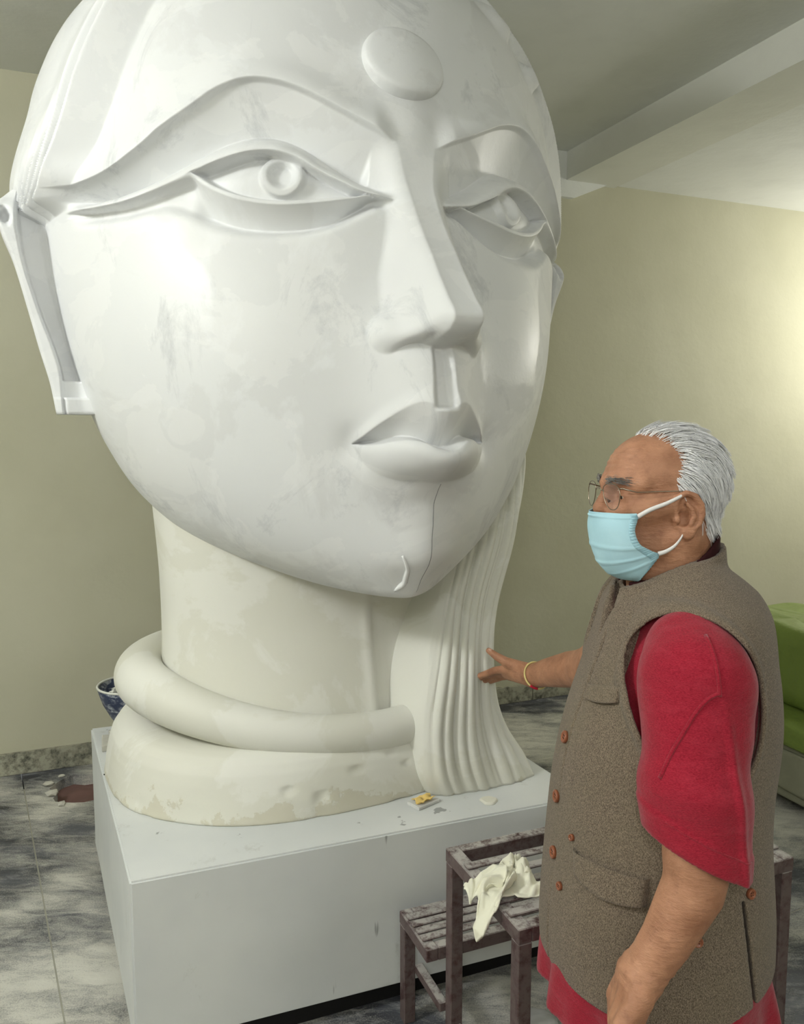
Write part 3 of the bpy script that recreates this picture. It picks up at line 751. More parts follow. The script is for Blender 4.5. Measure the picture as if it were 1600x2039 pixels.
lathe('shell', prof + [(.112, .158), (.106, .140), (.09, .09), (.06, .035), (.001, .02)], M_BOWL, bw)
V, F = tube([(.114 * math.cos(a), .114 * math.sin(a), .158) for a in np.linspace(0, 2 * np.pi, 64, endpoint=False)], .0042, 8, closed=True)
np_mesh('rim', V, F, plain('cream_glaze', srgb(214, 214, 204), .4, .5), bw)
M_GRIT = plain('marble_grit', srgb(206, 206, 198), .85, .2, .2, 60)
bits = []
for k in range(60):
    bm = bmesh.new(); bmesh.ops.create_icosphere(bm, subdivisions=1, radius=random.uniform(.008, .016))
    a, r_ = random.uniform(0, 6.28), .085 * math.sqrt(random.random())
    off = Vector((r_ * math.cos(a), r_ * math.sin(a), .118 + random.uniform(0, .018)))
    for v in bm.verts: v.co = Vector((v.co.x * random.uniform(.6, 1.3), v.co.y * random.uniform(.6, 1.3), v.co.z * random.uniform(.5, 1))) + off
    bm.verts.ensure_lookup_table(); bits.append((np.array([tuple(v.co) for v in bm.verts]), np.array([[l.vert.index for l in f.loops] for f in bm.faces]))); bm.free()
V, F = join_vf(bits); o = np_mesh('rubble', V, F, M_GRIT, bw, False); o['kind'] = 'stuff'
def slab(name, outline, th, mat, loc, rz, label, cat, tilt=(0, 0)):
    bm = bmesh.new(); add_prism(bm, [Vector((x, y, 0)) for x, y in outline], [Vector((x, y, th)) for x, y in outline])
    o = bm_obj(name, bm, mat, bevel=min(.002, th * .3), seg=1); o.location = loc; o.rotation_euler = (tilt[0], tilt[1], rz); return tag(o, label, cat)
M_STONE = plain('grey_offcut', srgb(190, 188, 176), .8, .2, .15, 25, .2); M_STONE2 = plain('white_flake', srgb(222, 220, 206), .85, .2, .08, 25, .2)
slab('stone_offcut', [(-.045, -.05), (.035, -.045), (.045, .03), (-.02, .055)], .022, M_STONE, rw(.075, 2.845, .5), YAW + .2, 'grey stone offcut beside the collar at the back of the plinth', 'stone')
slab('stone_offcut', [(-.07, -.04), (.05, -.045), (.06, .04), (-.05, .05)], .012, M_STONE, rw(.145, 2.97, .5), YAW - .3, 'thin grey stone tile lying under the blue bowl', 'stone')
slab('metal_scraper', [(-.035, -.003), (.035, -.001), (.03, .004), (-.035, .003)], .003, M_DARK, rw(.075, 2.60, .5), YAW + .1, 'thin dark scraper blade lying by the collar on the plinth', 'scraper')
slab('flake', [(-.035, -.02), (.02, -.026), (.042, .0), (.02, .02), (-.02, .022)], .010, M_STONE2, rw(1.20, 2.16, .5), YAW, 'flat white marble flake at the foot of the hair', 'flake')
bm = bmesh.new(); bmesh.ops.create_cone(bm, segments=24, radius1=.026, radius2=.022, depth=.007, cap_ends=True)
for v in bm.verts: v.co.x *= 1 + .15 * math.sin(3 * math.atan2(v.co.y, v.co.x)); v.co.z += .0035
o = bm_obj('flake', bm, M_STONE2, bevel=.0015, seg=1); o.location = rw(1.075, 1.985, .5); tag(o, 'round white plaster crumb near the plinth front edge', 'flake')
nb = empty('sanding_block', rw(.893, 2.045, .5), YAW + .35); tag(nb, 'small white sanding pad with folded yellow paper on the plinth', 'sanding pad')
local_box('pad', -.042, .042, -.026, .026, 0, .010, plain('pad_grey', srgb(208, 208, 204), .8, .2), nb, .002, seg=1)
M_YEL = plain('yellow_paper', srgb(226, 196, 120), .7, .2, .08, 40)
gx, gy = np.meshgrid(np.linspace(-1, 1, 24), np.linspace(-1, 1, 16), indexing='ij')
V = np.stack([gx * .030 + .004 * np.sin(gy * 3), gy * .020, .012 + .007 * np.abs(np.sin(gx * 3.2 + gy * 1.2)) + .003 * np.sin(gy * 5)], -1).reshape(-1, 3)
o = np_mesh('folded_paper', V, grid_faces(24, 16), M_YEL, nb); md = o.modifiers.new('t', 'SOLIDIFY'); md.thickness = .0012; md.offset = 1

# ================================================================== SOFA CORNER, STONES ON THE FLOOR (right)
def fab(name, c, sc=40):
    m = NM(name, .75, .3); f = m.noise(sc, 5); g_ = m.noise(4, 3)
    m.color(m.mix(g_, tuple(v * .78 for v in c), tuple(min(1, v * 1.12) for v in c))); m.bump(f, .15, .003); m.bump(m.noise(12, 4), .5, .02); return m.m
M_GREEN = fab('green_rexine', srgb(126, 146, 72)); M_BEIGE = fab('beige_sheet', srgb(150, 150, 130))
M_GREEN.node_tree.nodes['Principled BSDF'].inputs['Roughness'].default_value = .42
sofa = empty('sofa', rw(3.05, 2.35, 0), YAW); tag(sofa, 'green sofa end with a beige sheet hanging over its side', 'sofa')
def soft_box(name, x0, x1, y0, y1, z0, z1, e, mat, parent, wob=.006):
    u, v = np.meshgrid(np.linspace(-np.pi, np.pi, 72, endpoint=False), np.linspace(-np.pi / 2, np.pi / 2, 40))
    pw = lambda q: np.sign(q) * np.abs(q) ** e
    X = pw(np.cos(v)) * pw(np.cos(u)); Y = pw(np.cos(v)) * pw(np.sin(u)); Z = pw(np.sin(v))
    V = np.stack([(x0 + x1) / 2 + X * (x1 - x0) / 2, (y0 + y1) / 2 + Y * (y1 - y0) / 2, (z0 + z1) / 2 + Z * (z1 - z0) / 2], -1).reshape(-1, 3)
    V += (np.array([mnoise.noise(Vector(p) * 7) for p in V]) * wob)[:, None]
    return np_mesh(name, V, grid_faces(40, 72, True), mat, parent)
soft_box('base', -.39, .42, -.45, .75, .045, .30, .16, M_BEIGE, sofa)
soft_box('sheet_fold', -.41, -.30, -.47, .77, .10, .27, .22, M_BEIGE, sofa, .012)
soft_box('seat_roll', -.42, .40, -.48, .78, .275, .400, .35, M_GREEN, sofa, .010)
soft_box('back_cushion', -.30, .02, -.40, .85, .39, .745, .38, M_GREEN, sofa, .02)
soft_box('backrest', -.02, .42, -.45, .75, .36, .70, .3, M_GREEN, sofa, .02)
for sx in (-.34, .37):
    for sy in (-.40, .70): local_box('foot', sx - .03, sx + .03, sy - .03, sy + .03, 0, .05, M_DARK, sofa)
def boulder(name, r_, loc, sq, mat, label, seed):
    bm = bmesh.new(); bmesh.ops.create_icosphere(bm, subdivisions=4, radius=r_)
    o3 = Vector((seed * 3.1, seed, 0))
    for v in bm.verts:
        n_ = v.co.normalized(); d = 1 + .28 * mnoise.noise(n_ * 1.6 + o3) + .10 * mnoise.noise(n_ * 5 + o3) + .04 * mnoise.noise(n_ * 14 + o3); v.co = Vector((v.co.x * sq[0], v.co.y * sq[1], v.co.z * sq[2])) * d
    zmin = min(v.co.z for v in bm.verts)
    for v in bm.verts: v.co.z -= zmin
    o = bm_obj(name, bm, mat, smooth=True); o.location = loc; return tag(o, label, 'stone')
M_ROCK = plain('blue_grey_rock', srgb(84, 90, 104), .75, .3, .35, 12, .6)
boulder('rock', .15, (1.50, 2.42, 0), (1, 1, .85), M_ROCK, 'rough blue grey rock on the floor beyond the step stool', 3)
M_SHARD = plain('white_shard', srgb(186, 187, 184), .8, .2, .15, 30, .3)
for k, (x, y, s, lab) in enumerate(((1.33, 2.30, .05, 'white marble shard on the floor right of the man'), (1.42, 2.13, .07, 'larger pale marble shard lying near the rock'), (1.26, 2.02, .04, 'small pale shard by the stool leg'),
                                    (.36, 1.99, .045, 'flat grey stone chip on the floor under the step stool'))):
    boulder('marble_shard', s, (x, y, 0), (1.2, .8, .28), M_SHARD, lab, 7 + k)
# ================================================================== THE MAN
# signed-distance toolkit -------------------------------------------------------
f32 = np.float32
def A3(p): return np.asarray(p, f32)
def s_sph(P, c, r_): return np.linalg.norm(P - A3(c), axis=1) - f32(r_)
def s_ell(P, c, r_):
    q = (P - A3(c)); r_ = A3(r_); k0 = np.linalg.norm(q / r_, axis=1); k1 = np.linalg.norm(q / (r_ * r_), axis=1)
    return k0 * (k0 - 1) / np.maximum(k1, 1e-6)
def s_cone(P, a, b, ra, rb):
    a = A3(a); b = A3(b); ab = b - a; t = np.clip(((P - a) @ ab) / (ab @ ab), 0, 1)
    return np.linalg.norm(P - a - t[:, None] * ab, axis=1) - (ra + (rb - ra) * t)
def s_chain(P, pts, rad, k=.0):
    d = None
    for i in range(len(pts) - 1):
        e = s_cone(P, pts[i], pts[i + 1], rad[i], rad[i + 1]); d = e if d is None else (smin(d, e, k) if k else np.minimum(d, e))
    return d
def rotz(P, c, a):
    c = A3(c); q = P - c; ca, sa = f32(math.cos(a)), f32(math.sin(a))
    return np.stack([q[:, 0] * ca - q[:, 1] * sa, q[:, 0] * sa + q[:, 1] * ca, q[:, 2]], 1) + c
def sdf_mesh(fn, lo, hi, h, bs=8, slack=1.6):
    """sparse surface nets"""
    lo = np.asarray(lo, float); hi = np.asarray(hi, float); nb = np.ceil((hi - lo) / (h * bs)).astype(int)
    ii = np.stack(np.meshgrid(*[np.arange(n) for n in nb], indexing='ij'), -1).reshape(-1, 3)
    d = fn((lo + (ii + .5) * h * bs).astype(f32)); act = ii[np.abs(d) < slack * .87 * h * bs]
    n1 = bs + 1; loc = np.stack(np.meshgrid(*[np.arange(n1)] * 3, indexing='ij'), -1).reshape(-1, 3)
    vals = np.empty((len(act), n1 ** 3), f32)
    for s in range(0, len(act), 700):
        blk = act[s:s + 700]; p = (lo + (blk[:, None] * bs + loc[None]) * h).reshape(-1, 3).astype(f32); vals[s:s + 700] = fn(p).reshape(len(blk), -1)
    g_ = vals.reshape(-1, n1, n1, n1); N = nb * bs + 2
    cs = [(i, j, k) for i in (0, 1) for j in (0, 1) for k in (0, 1)]
    c = np.stack([g_[:, i:i + bs, j:j + bs, k:k + bs] for i, j, k in cs], -1)
    neg = (c < 0).sum(-1); b_, i_, j_, k_ = np.nonzero((neg > 0) & (neg < 8)); c = c[b_, i_, j_, k_]
    cell = act[b_] * bs + np.stack([i_, j_, k_], -1); key = (cell[:, 0] * N[1] + cell[:, 1]) * N[2] + cell[:, 2]
    acc = np.zeros((len(c), 3)); cnt = np.zeros(len(c)); ca = np.array(cs, float)
    for a in range(8):
        for b2 in range(a + 1, 8):
            if abs(ca[a] - ca[b2]).sum() != 1: continue
            m = (c[:, a] < 0) != (c[:, b2] < 0); t = np.where(m, c[:, a] / np.where(m, c[:, a] - c[:, b2], 1), 0)
            acc += np.where(m[:, None], ca[a] + (ca[b2] - ca[a]) * t[:, None], 0); cnt += m
    V = lo + (cell + acc / cnt[:, None]) * h
    order = np.argsort(key); key = key[order]; V = V[order]; cell = cell[order]; c = c[order]
    F = []
    for ax, ci, (o1, o2) in ((0, 4, ((0, 1, 0), (0, 0, 1))), (1, 2, ((0, 0, 1), (1, 0, 0))), (2, 1, ((1, 0, 0), (0, 1, 0)))):
        m = np.nonzero((c[:, 0] < 0) != (c[:, ci] < 0))[0]; q = []
        for off in ((0, 0), (1, 0), (1, 1), (0, 1)):
            cc = cell[m] - np.array(o1) * off[0] - np.array(o2) * off[1]; kk = (cc[:, 0] * N[1] + cc[:, 1]) * N[2] + cc[:, 2]
            ix = np.clip(np.searchsorted(key, kk), 0, len(key) - 1); q.append(np.where(key[ix] == kk, ix, -1))
        q = np.stack(q, -1); ok = (q >= 0).all(1); q = q[ok]; fl_ = c[m[ok], 0] < 0
        q[~fl_] = q[~fl_][:, ::-1]; F.append(q)
    return V, np.vstack(F)

# design frame: x to the man's back, y away from the camera (0 = his middle plane), z up; floor at .057
MO = np.array([.44, 0, .057]); MS = 1.0376
man = empty('person', (.4565, 1.38, 0)); 
tag(man, 'man in brown tweed vest, red shirt, glasses and blue face mask touching the sculpture', 'person')
def ml(V): return (np.asarray(V, float) - MO) * MS
def part(name, V, F, mat, parent=man): return np_mesh(name, ml(V), F, mat, parent)

# ---------------------------------------------------------------- materials
def skin_mat():
    m = NM('brown_skin', .5, .4)
    c = m.mix(m.ramp(m.noise(22, 5), [(.3, 0.0), (.7, 1.0)]), srgb(154, 106, 78), srgb(188, 138, 107))
    c = m.mix(m.math('MULTIPLY', m.ramp(m.noise(60, 3), [(.55, 0.0), (.75, 1.0)]), .35), c, srgb(118, 72, 54))
    m.color(c); m.bump(m.noise(160, 5, .7), .4, .002); m.bump(m.noise(48, 5, .65, m.mapv((1, 1, 3.2))), .55, .005)
    m.b.inputs['Subsurface Weight'].default_value = .08; m.b.inputs['Subsurface Radius'].default_value = (.012, .005, .003)
    return m.m
def tweed_mat():
    m = NM('brown_tweed', .95, .1)
    th1 = m.noise(950, 2, .6, m.mapv((1, 1, .4))); th2 = m.noise(950, 2, .6, m.mapv((.4, .4, 1))); big = m.noise(7, 3)
    c = m.mix(m.ramp(th1, [(.38, 0.0), (.62, 1.0)]), srgb(84, 74, 62), srgb(150, 134, 116))
    c = m.mix(m.math('MULTIPLY', m.ramp(th2, [(.48, 0.0), (.66, 1.0)]), .55), c, srgb(74, 62, 50))
    c = m.mix(m.math('MULTIPLY', m.ramp(big, [(.4, 0.0), (.7, 1.0)]), .25), c, srgb(118, 110, 88))
    m.color(c); m.bump(th1, .5, .0022); m.bump(th2, .4, .002); m.bump(m.noise(9, 3), .25, .012); 
    m.b.inputs['Sheen Weight'].default_value = .15
    return m.m
def red_mat():
    m = NM('red_cotton', .9, .15)
    w1 = m.noise(620, 2, .6, m.mapv((.5, .5, 1.8))); w2 = m.noise(24, 4, .6, m.mapv((1, 1, 2.6)))
    c = m.mix(m.ramp(w1, [(.35, 0.0), (.65, 1.0)]), srgb(132, 20, 38), srgb(162, 36, 54))
    c = m.mix(m.math('MULTIPLY', m.ramp(w2, [(.5, 0.0), (.75, 1.0)]), .3), c, srgb(178, 58, 74))
    m.color(c); m.bump(w1, .35, .002); m.bump(w2, .5, .004); m.bump(m.noise(11, 3), .35, .012); m.b.inputs['Sheen Weight'].default_value = .2
    return m.m
M_SKIN = skin_mat(); M_TWEED = tweed_mat(); M_RED = red_mat()
M_BTN = plain('brown_button', srgb(142, 84, 56), .35, .5, .15, 60)
M_TROU = plain('cream_trousers', srgb(196, 190, 176), .9, .1, .06, 40); M_SHOE = plain('brown_shoe', srgb(70, 48, 36), .45, .5)

# ---------------------------------------------------------------- head (turned 11 degrees towards the camera about its axis)
HC = (.45, 0, 0); HYAW = R(11)
def to_head(P): return rotz(P, HC, -HYAW)          # world/design -> head frame
def from_head(P): return rotz(A3(P).reshape(-1, 3), HC, HYAW).astype(float)
CR_C = (.436, 0, 1.497); CR_R = (.0935, .0735, .084)
def ear_sdf(Q):
    """Q in head frame with y mirrored so that the ear sits at negative y"""
    t = R(-10); c = np.array([.427, -.0745, 1.447]); q = Q - A3(c)
    u = q[:, 0] * math.cos(t) - q[:, 2] * math.sin(t); v = q[:, 0] * math.sin(t) + q[:, 2] * math.cos(t); w_ = q[:, 1]
    # local ear frame: u back, v up, w inwards (+)
    L = np.stack([u, w_ + .35 * np.maximum(u, -.02), v], 1).astype(f32)
    slabd = s_ell(L, (.004, .002, .0), (.0215, .0075, .0335))
    concha = s_ell(L, (-.002, -.0075, -.006), (.0112, .0150, .0160)); concha2 = s_ell(L, (.004, -.0080, .014), (.011, .0075, .012))
    d = smax(slabd, -concha, .004); d = smax(d, -concha2, .004)
    hel = [(-.013, -.004, .006), (-.014, -.0055, .018), (-.008, -.0065, .029), (.004, -.0065, .0335), (.016, -.006, .027), (.0235, -.005, .012), (.024, -.004, -.004), (.018, -.003, -.018), (.008, -.003, -.027)]
    d = smin(d, s_chain(L, hel, [.0038, .0044, .0046, .0047, .0047, .0047, .0044, .0042, .004]), .004)
    anti = [(.004, -.005, .017), (.010, -.0055, .006), (.011, -.0055, -.006), (.005, -.0055, -.017)]
    d = smin(d, s_chain(L, anti, [.003, .0035, .0038, .0035]), .003)
    d = smin(d, s_ell(L, (.001, -.002, -.031), (.0105, .0060, .0110)), .005)
    d = smin(d, s_ell(L, (-.0125, -.004, -.006), (.0045, .005, .008)), .004)
    return d
def head_sdf(P):
    Q = to_head(P); S = Q.copy(); S[:, 1] = -np.abs(S[:, 1])
    d = s_ell(Q, CR_C, (CR_R[0] - .007, CR_R[1] - .004, CR_R[2] - .006))
    d = smin(d, s_ell(Q, (.402, 0, 1.503), (.066, .062, .062)), .03)
    d = smin(d, s_ell(Q, (.396, 0, 1.430), (.062, .054, .080)), .03)
    d = smin(d, s_cone(S, (.432, -.052, 1.408), (.364, -.012, 1.368), .020, .019), .025)
    d = smin(d, s_cone(S, (.336, -.008, 1.492), (.366, -.052, 1.494), .0125, .0135), .014)      # brow
    d = smin(d, s_cone(S, (.362, -.046, 1.452), (.412, -.062, 1.462), .017, .015), .018)        # cheekbone
    d = smax(d, -s_ell(S, (.330, -.033, 1.474), (.018, .019, .0125)), .014)
    d = smin(d, s_ell(S, (.353, -.032, 1.473), (.013, .0165, .0125)), .006)                     # lids over the eyeball
    d = smax(d, -s_ell(S, (.339, -.032, 1.4715), (.004, .014, .0016)), .002)                    # lid slit
    d = smin(d, s_cone(S, (.342, -.022, 1.455), (.352, -.042, 1.455), .006, .006), .008)        # bag
    d = smin(d, s_cone(Q, (.338, 0, 1.486), (.3215, 0, 1.452), .0085, .0125), .009)             # nose
    d = smin(d, s_sph(S, (.335, -.0125, 1.446), .0105), .008)
    d = smin(d, s_cone(S, (.347, -.022, 1.440), (.345, -.03, 1.405), .014, .014), .014)
    # neck and nape
    d = smin(d, s_cone(Q, (.452, 0, 1.42), (.462, 0, 1.22), .060, .070), .028)
    d = smin(d, s_cone(S, (.448, -.052, 1.400), (.405, -.022, 1.285), .014, .016), .02)
    d = smin(d, s_cone(Q, (.405, 0, 1.352), (.424, 0, 1.26), .028, .040), .03)
    # wrinkles: crow's feet, forehead lines
    d += .0007 * np.sin(Q[:, 2] * 620 + 1.5 * np.sin(Q[:, 1] * 60)) * sstep(1.505, 1.52, Q[:, 2]) * (1 - sstep(1.545, 1.56, Q[:, 2])) * sstep(.37, .345, Q[:, 0])
    e = ear_sdf(S)
    return smin(d, e, .005)
hv, hf = sdf_mesh(head_sdf, (.29, -.105, 1.24), (.56, .105, 1.60), .0021)

# ---------------------------------------------------------------- arms and hands
NA_SH, NA_EL, NA_WR = (.43, -.165, 1.24), (.415, -.250, .985), (.337, -.262, .812)
FA_SH, FA_EL, FA_WR = (.470, .15, 1.22), (.436, .50, 1.022), (.345, .722, .936)
def near_arm(P):
    d = s_chain(P, [NA_SH, NA_EL], [.048, .045], .01)
    P = P + A3((0, -.014, 0))
    d = smin(d, s_chain(P, [(.422, -.266, .995), (.410, -.271, .935), (.374, -.275, .862), (.344, -.276, .812)], [.045, .043, .035, .0305]), .012)
    d = smin(d, s_cone(P, (.346, -.262, .822), (.330, -.262, .800), .018, .018), .012)
    # back of the hand
    d = smin(d, s_chain(P, [(.336, -.288, .805), (.312, -.300, .752), (.300, -.304, .722)], [.024, .022, .016]), .014)
    d = smin(d, s_chain(P, [(.338, -.262, .805), (.322, -.248, .752), (.318, -.246, .722)], [.024, .022, .016]), .014)
    d = smin(d, s_chain(P, [(.336, -.275, .800), (.316, -.276, .735)], [.026, .022]), .014)
    tend = np.zeros(len(P), f32)
    fingers = [((.297, -.310, .722), (.284, -.313, .688), (.292, -.308, .660), (.306, -.302, .648)), ((.302, -.290, .716), (.288, -.292, .678), (.297, -.288, .648), (.313, -.283, .637)),
               ((.308, -.270, .716), (.297, -.270, .680), (.307, -.268, .652), (.322, -.264, .641)), ((.316, -.250, .720), (.308, -.249, .690), (.317, -.248, .668), (.329, -.246, .660))]
    for i, fg in enumerate(fingers):
        d = smin(d, s_chain(P, fg, [.0115, .0100, .0092, .0082]), .004)
        d = smin(d, s_cone(P, (.334 - .004 * i, -.290 + .012 * i, .795), fg[0], .006, .0115), .008)
    d = smin(d, s_chain(P, [(.330, -.305, .795), (.300, -.322, .760), (.283, -.322, .728), (.280, -.315, .702)], [.018, .014, .011, .009]), .008)
    d += .0009 * np.sin((P[:, 0] * .6 + P[:, 2]) * 330 + 2 * np.sin(P[:, 1] * 90)) * np.exp(-((P[:, 2] - .815) / .018) ** 2)
    d += .0016 * np.sin(P[:, 1] * 260 + P[:, 2] * 22) * np.exp(-((P[:, 2] - .765) / .030) ** 2)
    return d
def dloc(x, y, z): return np.array([.44 + (x - .4565) / MS, (y - 1.38) / MS, .057 + z / MS])
FH = dict(k_i=dloc(.292, 2.222, .902), k_m=dloc(.300, 2.240, .893), k_r=dloc(.306, 2.254, .882), k_p=dloc(.312, 2.262, .870))
def far_arm(P):
    d = s_chain(P, [FA_SH, FA_EL], [.052, .048], .01)
    d = smin(d, s_chain(P, [(.438, .495, 1.024), (.410, .575, .998), (.372, .665, .962), FA_WR], [.048, .044, .036, .030]), .012)
    wr = np.array(FA_WR)
    for kk in ('k_i', 'k_m', 'k_r', 'k_p'):
        d = smin(d, s_cone(P, wr + (FH[kk] - wr) * .08, FH[kk], .021, .0135), .012)
    d = smin(d, s_cone(P, wr, (FH['k_i'] + FH['k_p']) / 2, .026, .016), .012)
    # fingers lie against the hair, pointing away to the left
    for kk, tips in (('k_i', [(.268, 2.252, .889), (.248, 2.275, .873), (.229, 2.289, .862)]), ('k_m', [(.274, 2.276, .880), (.252, 2.300, .862), (.236, 2.315, .848)]),
                     ('k_r', [(.282, 2.290, .868), (.262, 2.314, .850), (.248, 2.328, .836)]), ('k_p', [(.292, 2.294, .856), (.276, 2.316, .842), (.264, 2.328, .832)])):
        pts = [FH[kk]] + [dloc(*t) for t in tips]; r0 = .0108 if kk != 'k_p' else .0092
        d = smin(d, s_chain(P, pts, [r0 + .0012, r0, r0 - .0008, r0 - .0022]), .004)
    th = [wr + (FH['k_i'] - wr) * .25 + np.array([0, 0, .012]), dloc(.292, 2.205, .928), dloc(.268, 2.222, .939), dloc(.247, 2.236, .952)]
    d = smin(d, s_chain(P, th, [.019, .0135, .0108, .0082]), .008)
    return d
# ---------------------------------------------------------------- torso forms
TZ = [.50, .60, .66, .72, .77, .84, .915, .985, 1.05, 1.10, 1.15, 1.20, 1.25, 1.29, 1.33]
TF = [.264, .258, .252, .248, .2475, .250, .255, .261, .272, .285, .302, .319, .338, .356, .390]
TB = [.620, .624, .624, .623, .621, .616, .614, .617, .621, .621, .616, .607, .592, .574, .545]
TW = [.222, .222, .221, .220, .218, .216, .213, .211, .210, .211, .212, .212, .207, .190, .130]
def column(P, off=0.0, pw=2.08):
    z = P[:, 2]; xf = sinterp(z, TZ, TF); xb = sinterp(z, TZ, TB); w_ = sinterp(z, TZ, TW)
    cx = (xf + xb) / 2 + .005; rx = np.where(P[:, 0] < cx, cx - xf, xb - cx) + off; ry = w_ + off - .030 * (P[:, 1] > 0) * sstep(.85, .65, z)
    a = np.abs(P[:, 0] - cx) / rx; b = np.abs(P[:, 1]) / ry
    k = (a ** pw + b ** pw) ** (1 / pw)
    r_ = np.hypot(P[:, 0] - cx, P[:, 1])
    return (r_ * (1 - 1 / np.maximum(k, 1e-3))).astype(f32)
def torso(P, off=0.0):
    S = P.copy(); S[:, 1] = -np.abs(S[:, 1])
    d = np.maximum(column(P, off), (P[:, 2] - 1.285) * .8)
    d = smin(d, s_cone(S, (.465, -.045, 1.315), (.455, -.165, 1.258), .058 + off, .052 + off), .05)
    d = smin(d, s_ell(P, (.475, 0, 1.27), (.115 + off, .17 + off, .085 + off)), .05)
    return d
def sleeve_shape(P, off=0.0):
    """near sleeve, slightly square in plan"""
    Q = P.copy(); Q[:, 1] = -.24 + (Q[:, 1] + .24) * 1.12
    d = s_chain(Q, [(.432, -.150, 1.245), (.425, -.190, 1.215), (.418, -.240, 1.07), (.416, -.246, .93)], [.074 + off, .080 + off, .074 + off, .071 + off], .02)
    return d
def armhole(P):      # opening of the vest, an upright egg cut through the side
    q = np.stack([(P[:, 0] - .432 + .10 * (P[:, 2] - 1.19)) / .094, (P[:, 2] - 1.175) / .142], 1)
    k = np.linalg.norm(q, axis=1); d2 = (k - 1) * .094
    return d2
def wr_noise(P, amp, f, seed, st=(1, 1, 1)):
    return (amp * noise3(P * A3(st), f, seed)).astype(f32)
def hem_z(P): return .676 + .040 * sstep(.40, .60, P[:, 0])
def torso_w(P): return torso(P, 0.0) + wr_noise(P, .0018, 28, 3, (1, 1, .5)) + wr_noise(P, .0034, 13, 5, (1, 1, 1.6)) * (1 - sstep(.95, 1.2, P[:, 2]))
def vest(P):
    d = torso_w(P)
    d = smax(d, (hem_z(P) - P[:, 2]) * .95, .004)
    # armholes on both sides (skin-deep cut so that the edge stands proud of the shirt)
    inner = torso(P, -.020)
    cut = np.maximum(armhole(P), -(inner)); cut = np.maximum(cut, .10 - np.abs(P[:, 1]))
    d = smax(d, -cut, .004)
    # piped edge along the armhole
    ring = np.hypot(armhole(P), torso(P, 0.0) * .9) - .0055
    ring = np.maximum(ring, .10 - np.abs(P[:, 1])); d = smin(d, ring, .004)
    # neck hole
    d = smax(d, -np.maximum(s_cone(P, (.452, 0, 1.46), (.445, 0, 1.26), .078, .072), -.0 * P[:, 2]), .004)
    # open front below the throat
    vcut = np.maximum(np.abs(P[:, 1] + .015) - .030 * sstep(1.235, 1.315, P[:, 2]) - .0, P[:, 0] - .37)
    d = smax(d, -np.maximum(vcut, 1.235 - P[:, 2]), .004)
    # side slit near the back, placket line
    slit = np.abs(P[:, 0] - (.505 + (.88 - P[:, 2]) * .18)) - .0024
    d = smax(d, -np.maximum(np.maximum(slit, P[:, 2] - .885), torso(P, -.02) * -1), .003)
    pl = np.abs(P[:, 1] + .040) - .0016
    d = smax(d, -np.maximum(np.maximum(pl, P[:, 0] - .36), np.maximum(-torso(P, -.003), P[:, 2] - 1.25)), .002)
    # stand collar
    z1 = 1.318 + (P[:, 0] - .352) * .40; rr = np.hypot((P[:, 0] - .443) / 1.10, P[:, 1]) - .0795 - .10 * (z1 - P[:, 2])
    col = np.maximum(np.abs(rr) - .0045, np.maximum(P[:, 2] - z1, z1 - .060 - P[:, 2]))
    col = np.maximum(col, -np.maximum(np.abs(P[:, 1] + .012) - .014, P[:, 0] - .40))
    d = smin(d, col, .008)
    # lapel tab at the throat
    tab = s_ell(P, (.364, -.040, 1.280), (.012, .020, .026)); d = smin(d, tab, .012)
    return d
vv, vf = sdf_mesh(vest, (.20, -.27, .58), (.70, .27, 1.42), .0036)
vest_o = part('vest', vv, vf, M_TWEED)

# surface lookup on the vest: from the body axis outwards in direction phi (0 = forward, + = towards camera)
def on_torso(phi, z, off=0.0, fn=torso_w, cx=.44):
    dx, dy = -math.cos(phi), -math.sin(phi); r_ = np.linspace(.05, .36, 500)
    P = np.stack([cx + dx * r_, dy * r_, np.full_like(r_, z)], 1).astype(f32); d = fn(P)
    i = int(np.argmax(d > 0)); rr = r_[i] + off
    return np.array([cx + dx * rr, dy * rr, z])
def torso_n(p):
    e = .003; g_ = [float(torso(A3([p + e * np.eye(3)[k]]))[0] - torso(A3([p - e * np.eye(3)[k]]))[0]) for k in range(3)]; g_ = np.array(g_); return g_ / np.linalg.norm(g_)
def button(phi, z, r_, parent=vest_o, c=None, nrm=None):
    c = on_torso(phi, z, .002) if c is None else np.array(c); n_ = torso_n(c) if nrm is None else np.array(nrm)
    x_ = np.cross([0, 0, 1], n_); x_ /= np.linalg.norm(x_); y_ = np.cross(n_, x_); a = np.linspace(0, 2 * np.pi, 28, endpoint=False); S = []
    for rr, hh in ((1, -.003), (1, .0022), (.92, .0032), (.72, .0030), (.66, .0018), (.02, .0016)):
        S.append(ml(c + r_ * rr * (np.cos(a)[:, None] * x_ + np.sin(a)[:, None] * y_) + hh * n_))
    b = loft('button', S, M_BTN, parent)
    for sx, sy in ((-1, -1), (1, -1), (-1, 1), (1, 1)):
        q = c + r_ * .22 * (sx * x_ + sy * y_) + .0014 * n_; V, F = tube([q, q + .0008 * n_], r_ * .10, 8); mesh_vf('thread_hole', ml(V), F, M_DARK, b)
    return b
for (phi, z, r_) in ((.15, 1.065, .0105), (.16, .963, .0105), (.19, .867, .0105), (.387, .829, .0070), (.50, .922, .0055)): button(phi, z, r_)
button(0, 0, .0080, c=on_torso(1.93, .895, .002)); button(0, 0, .0080, c=on_torso(1.54, .832, .002))
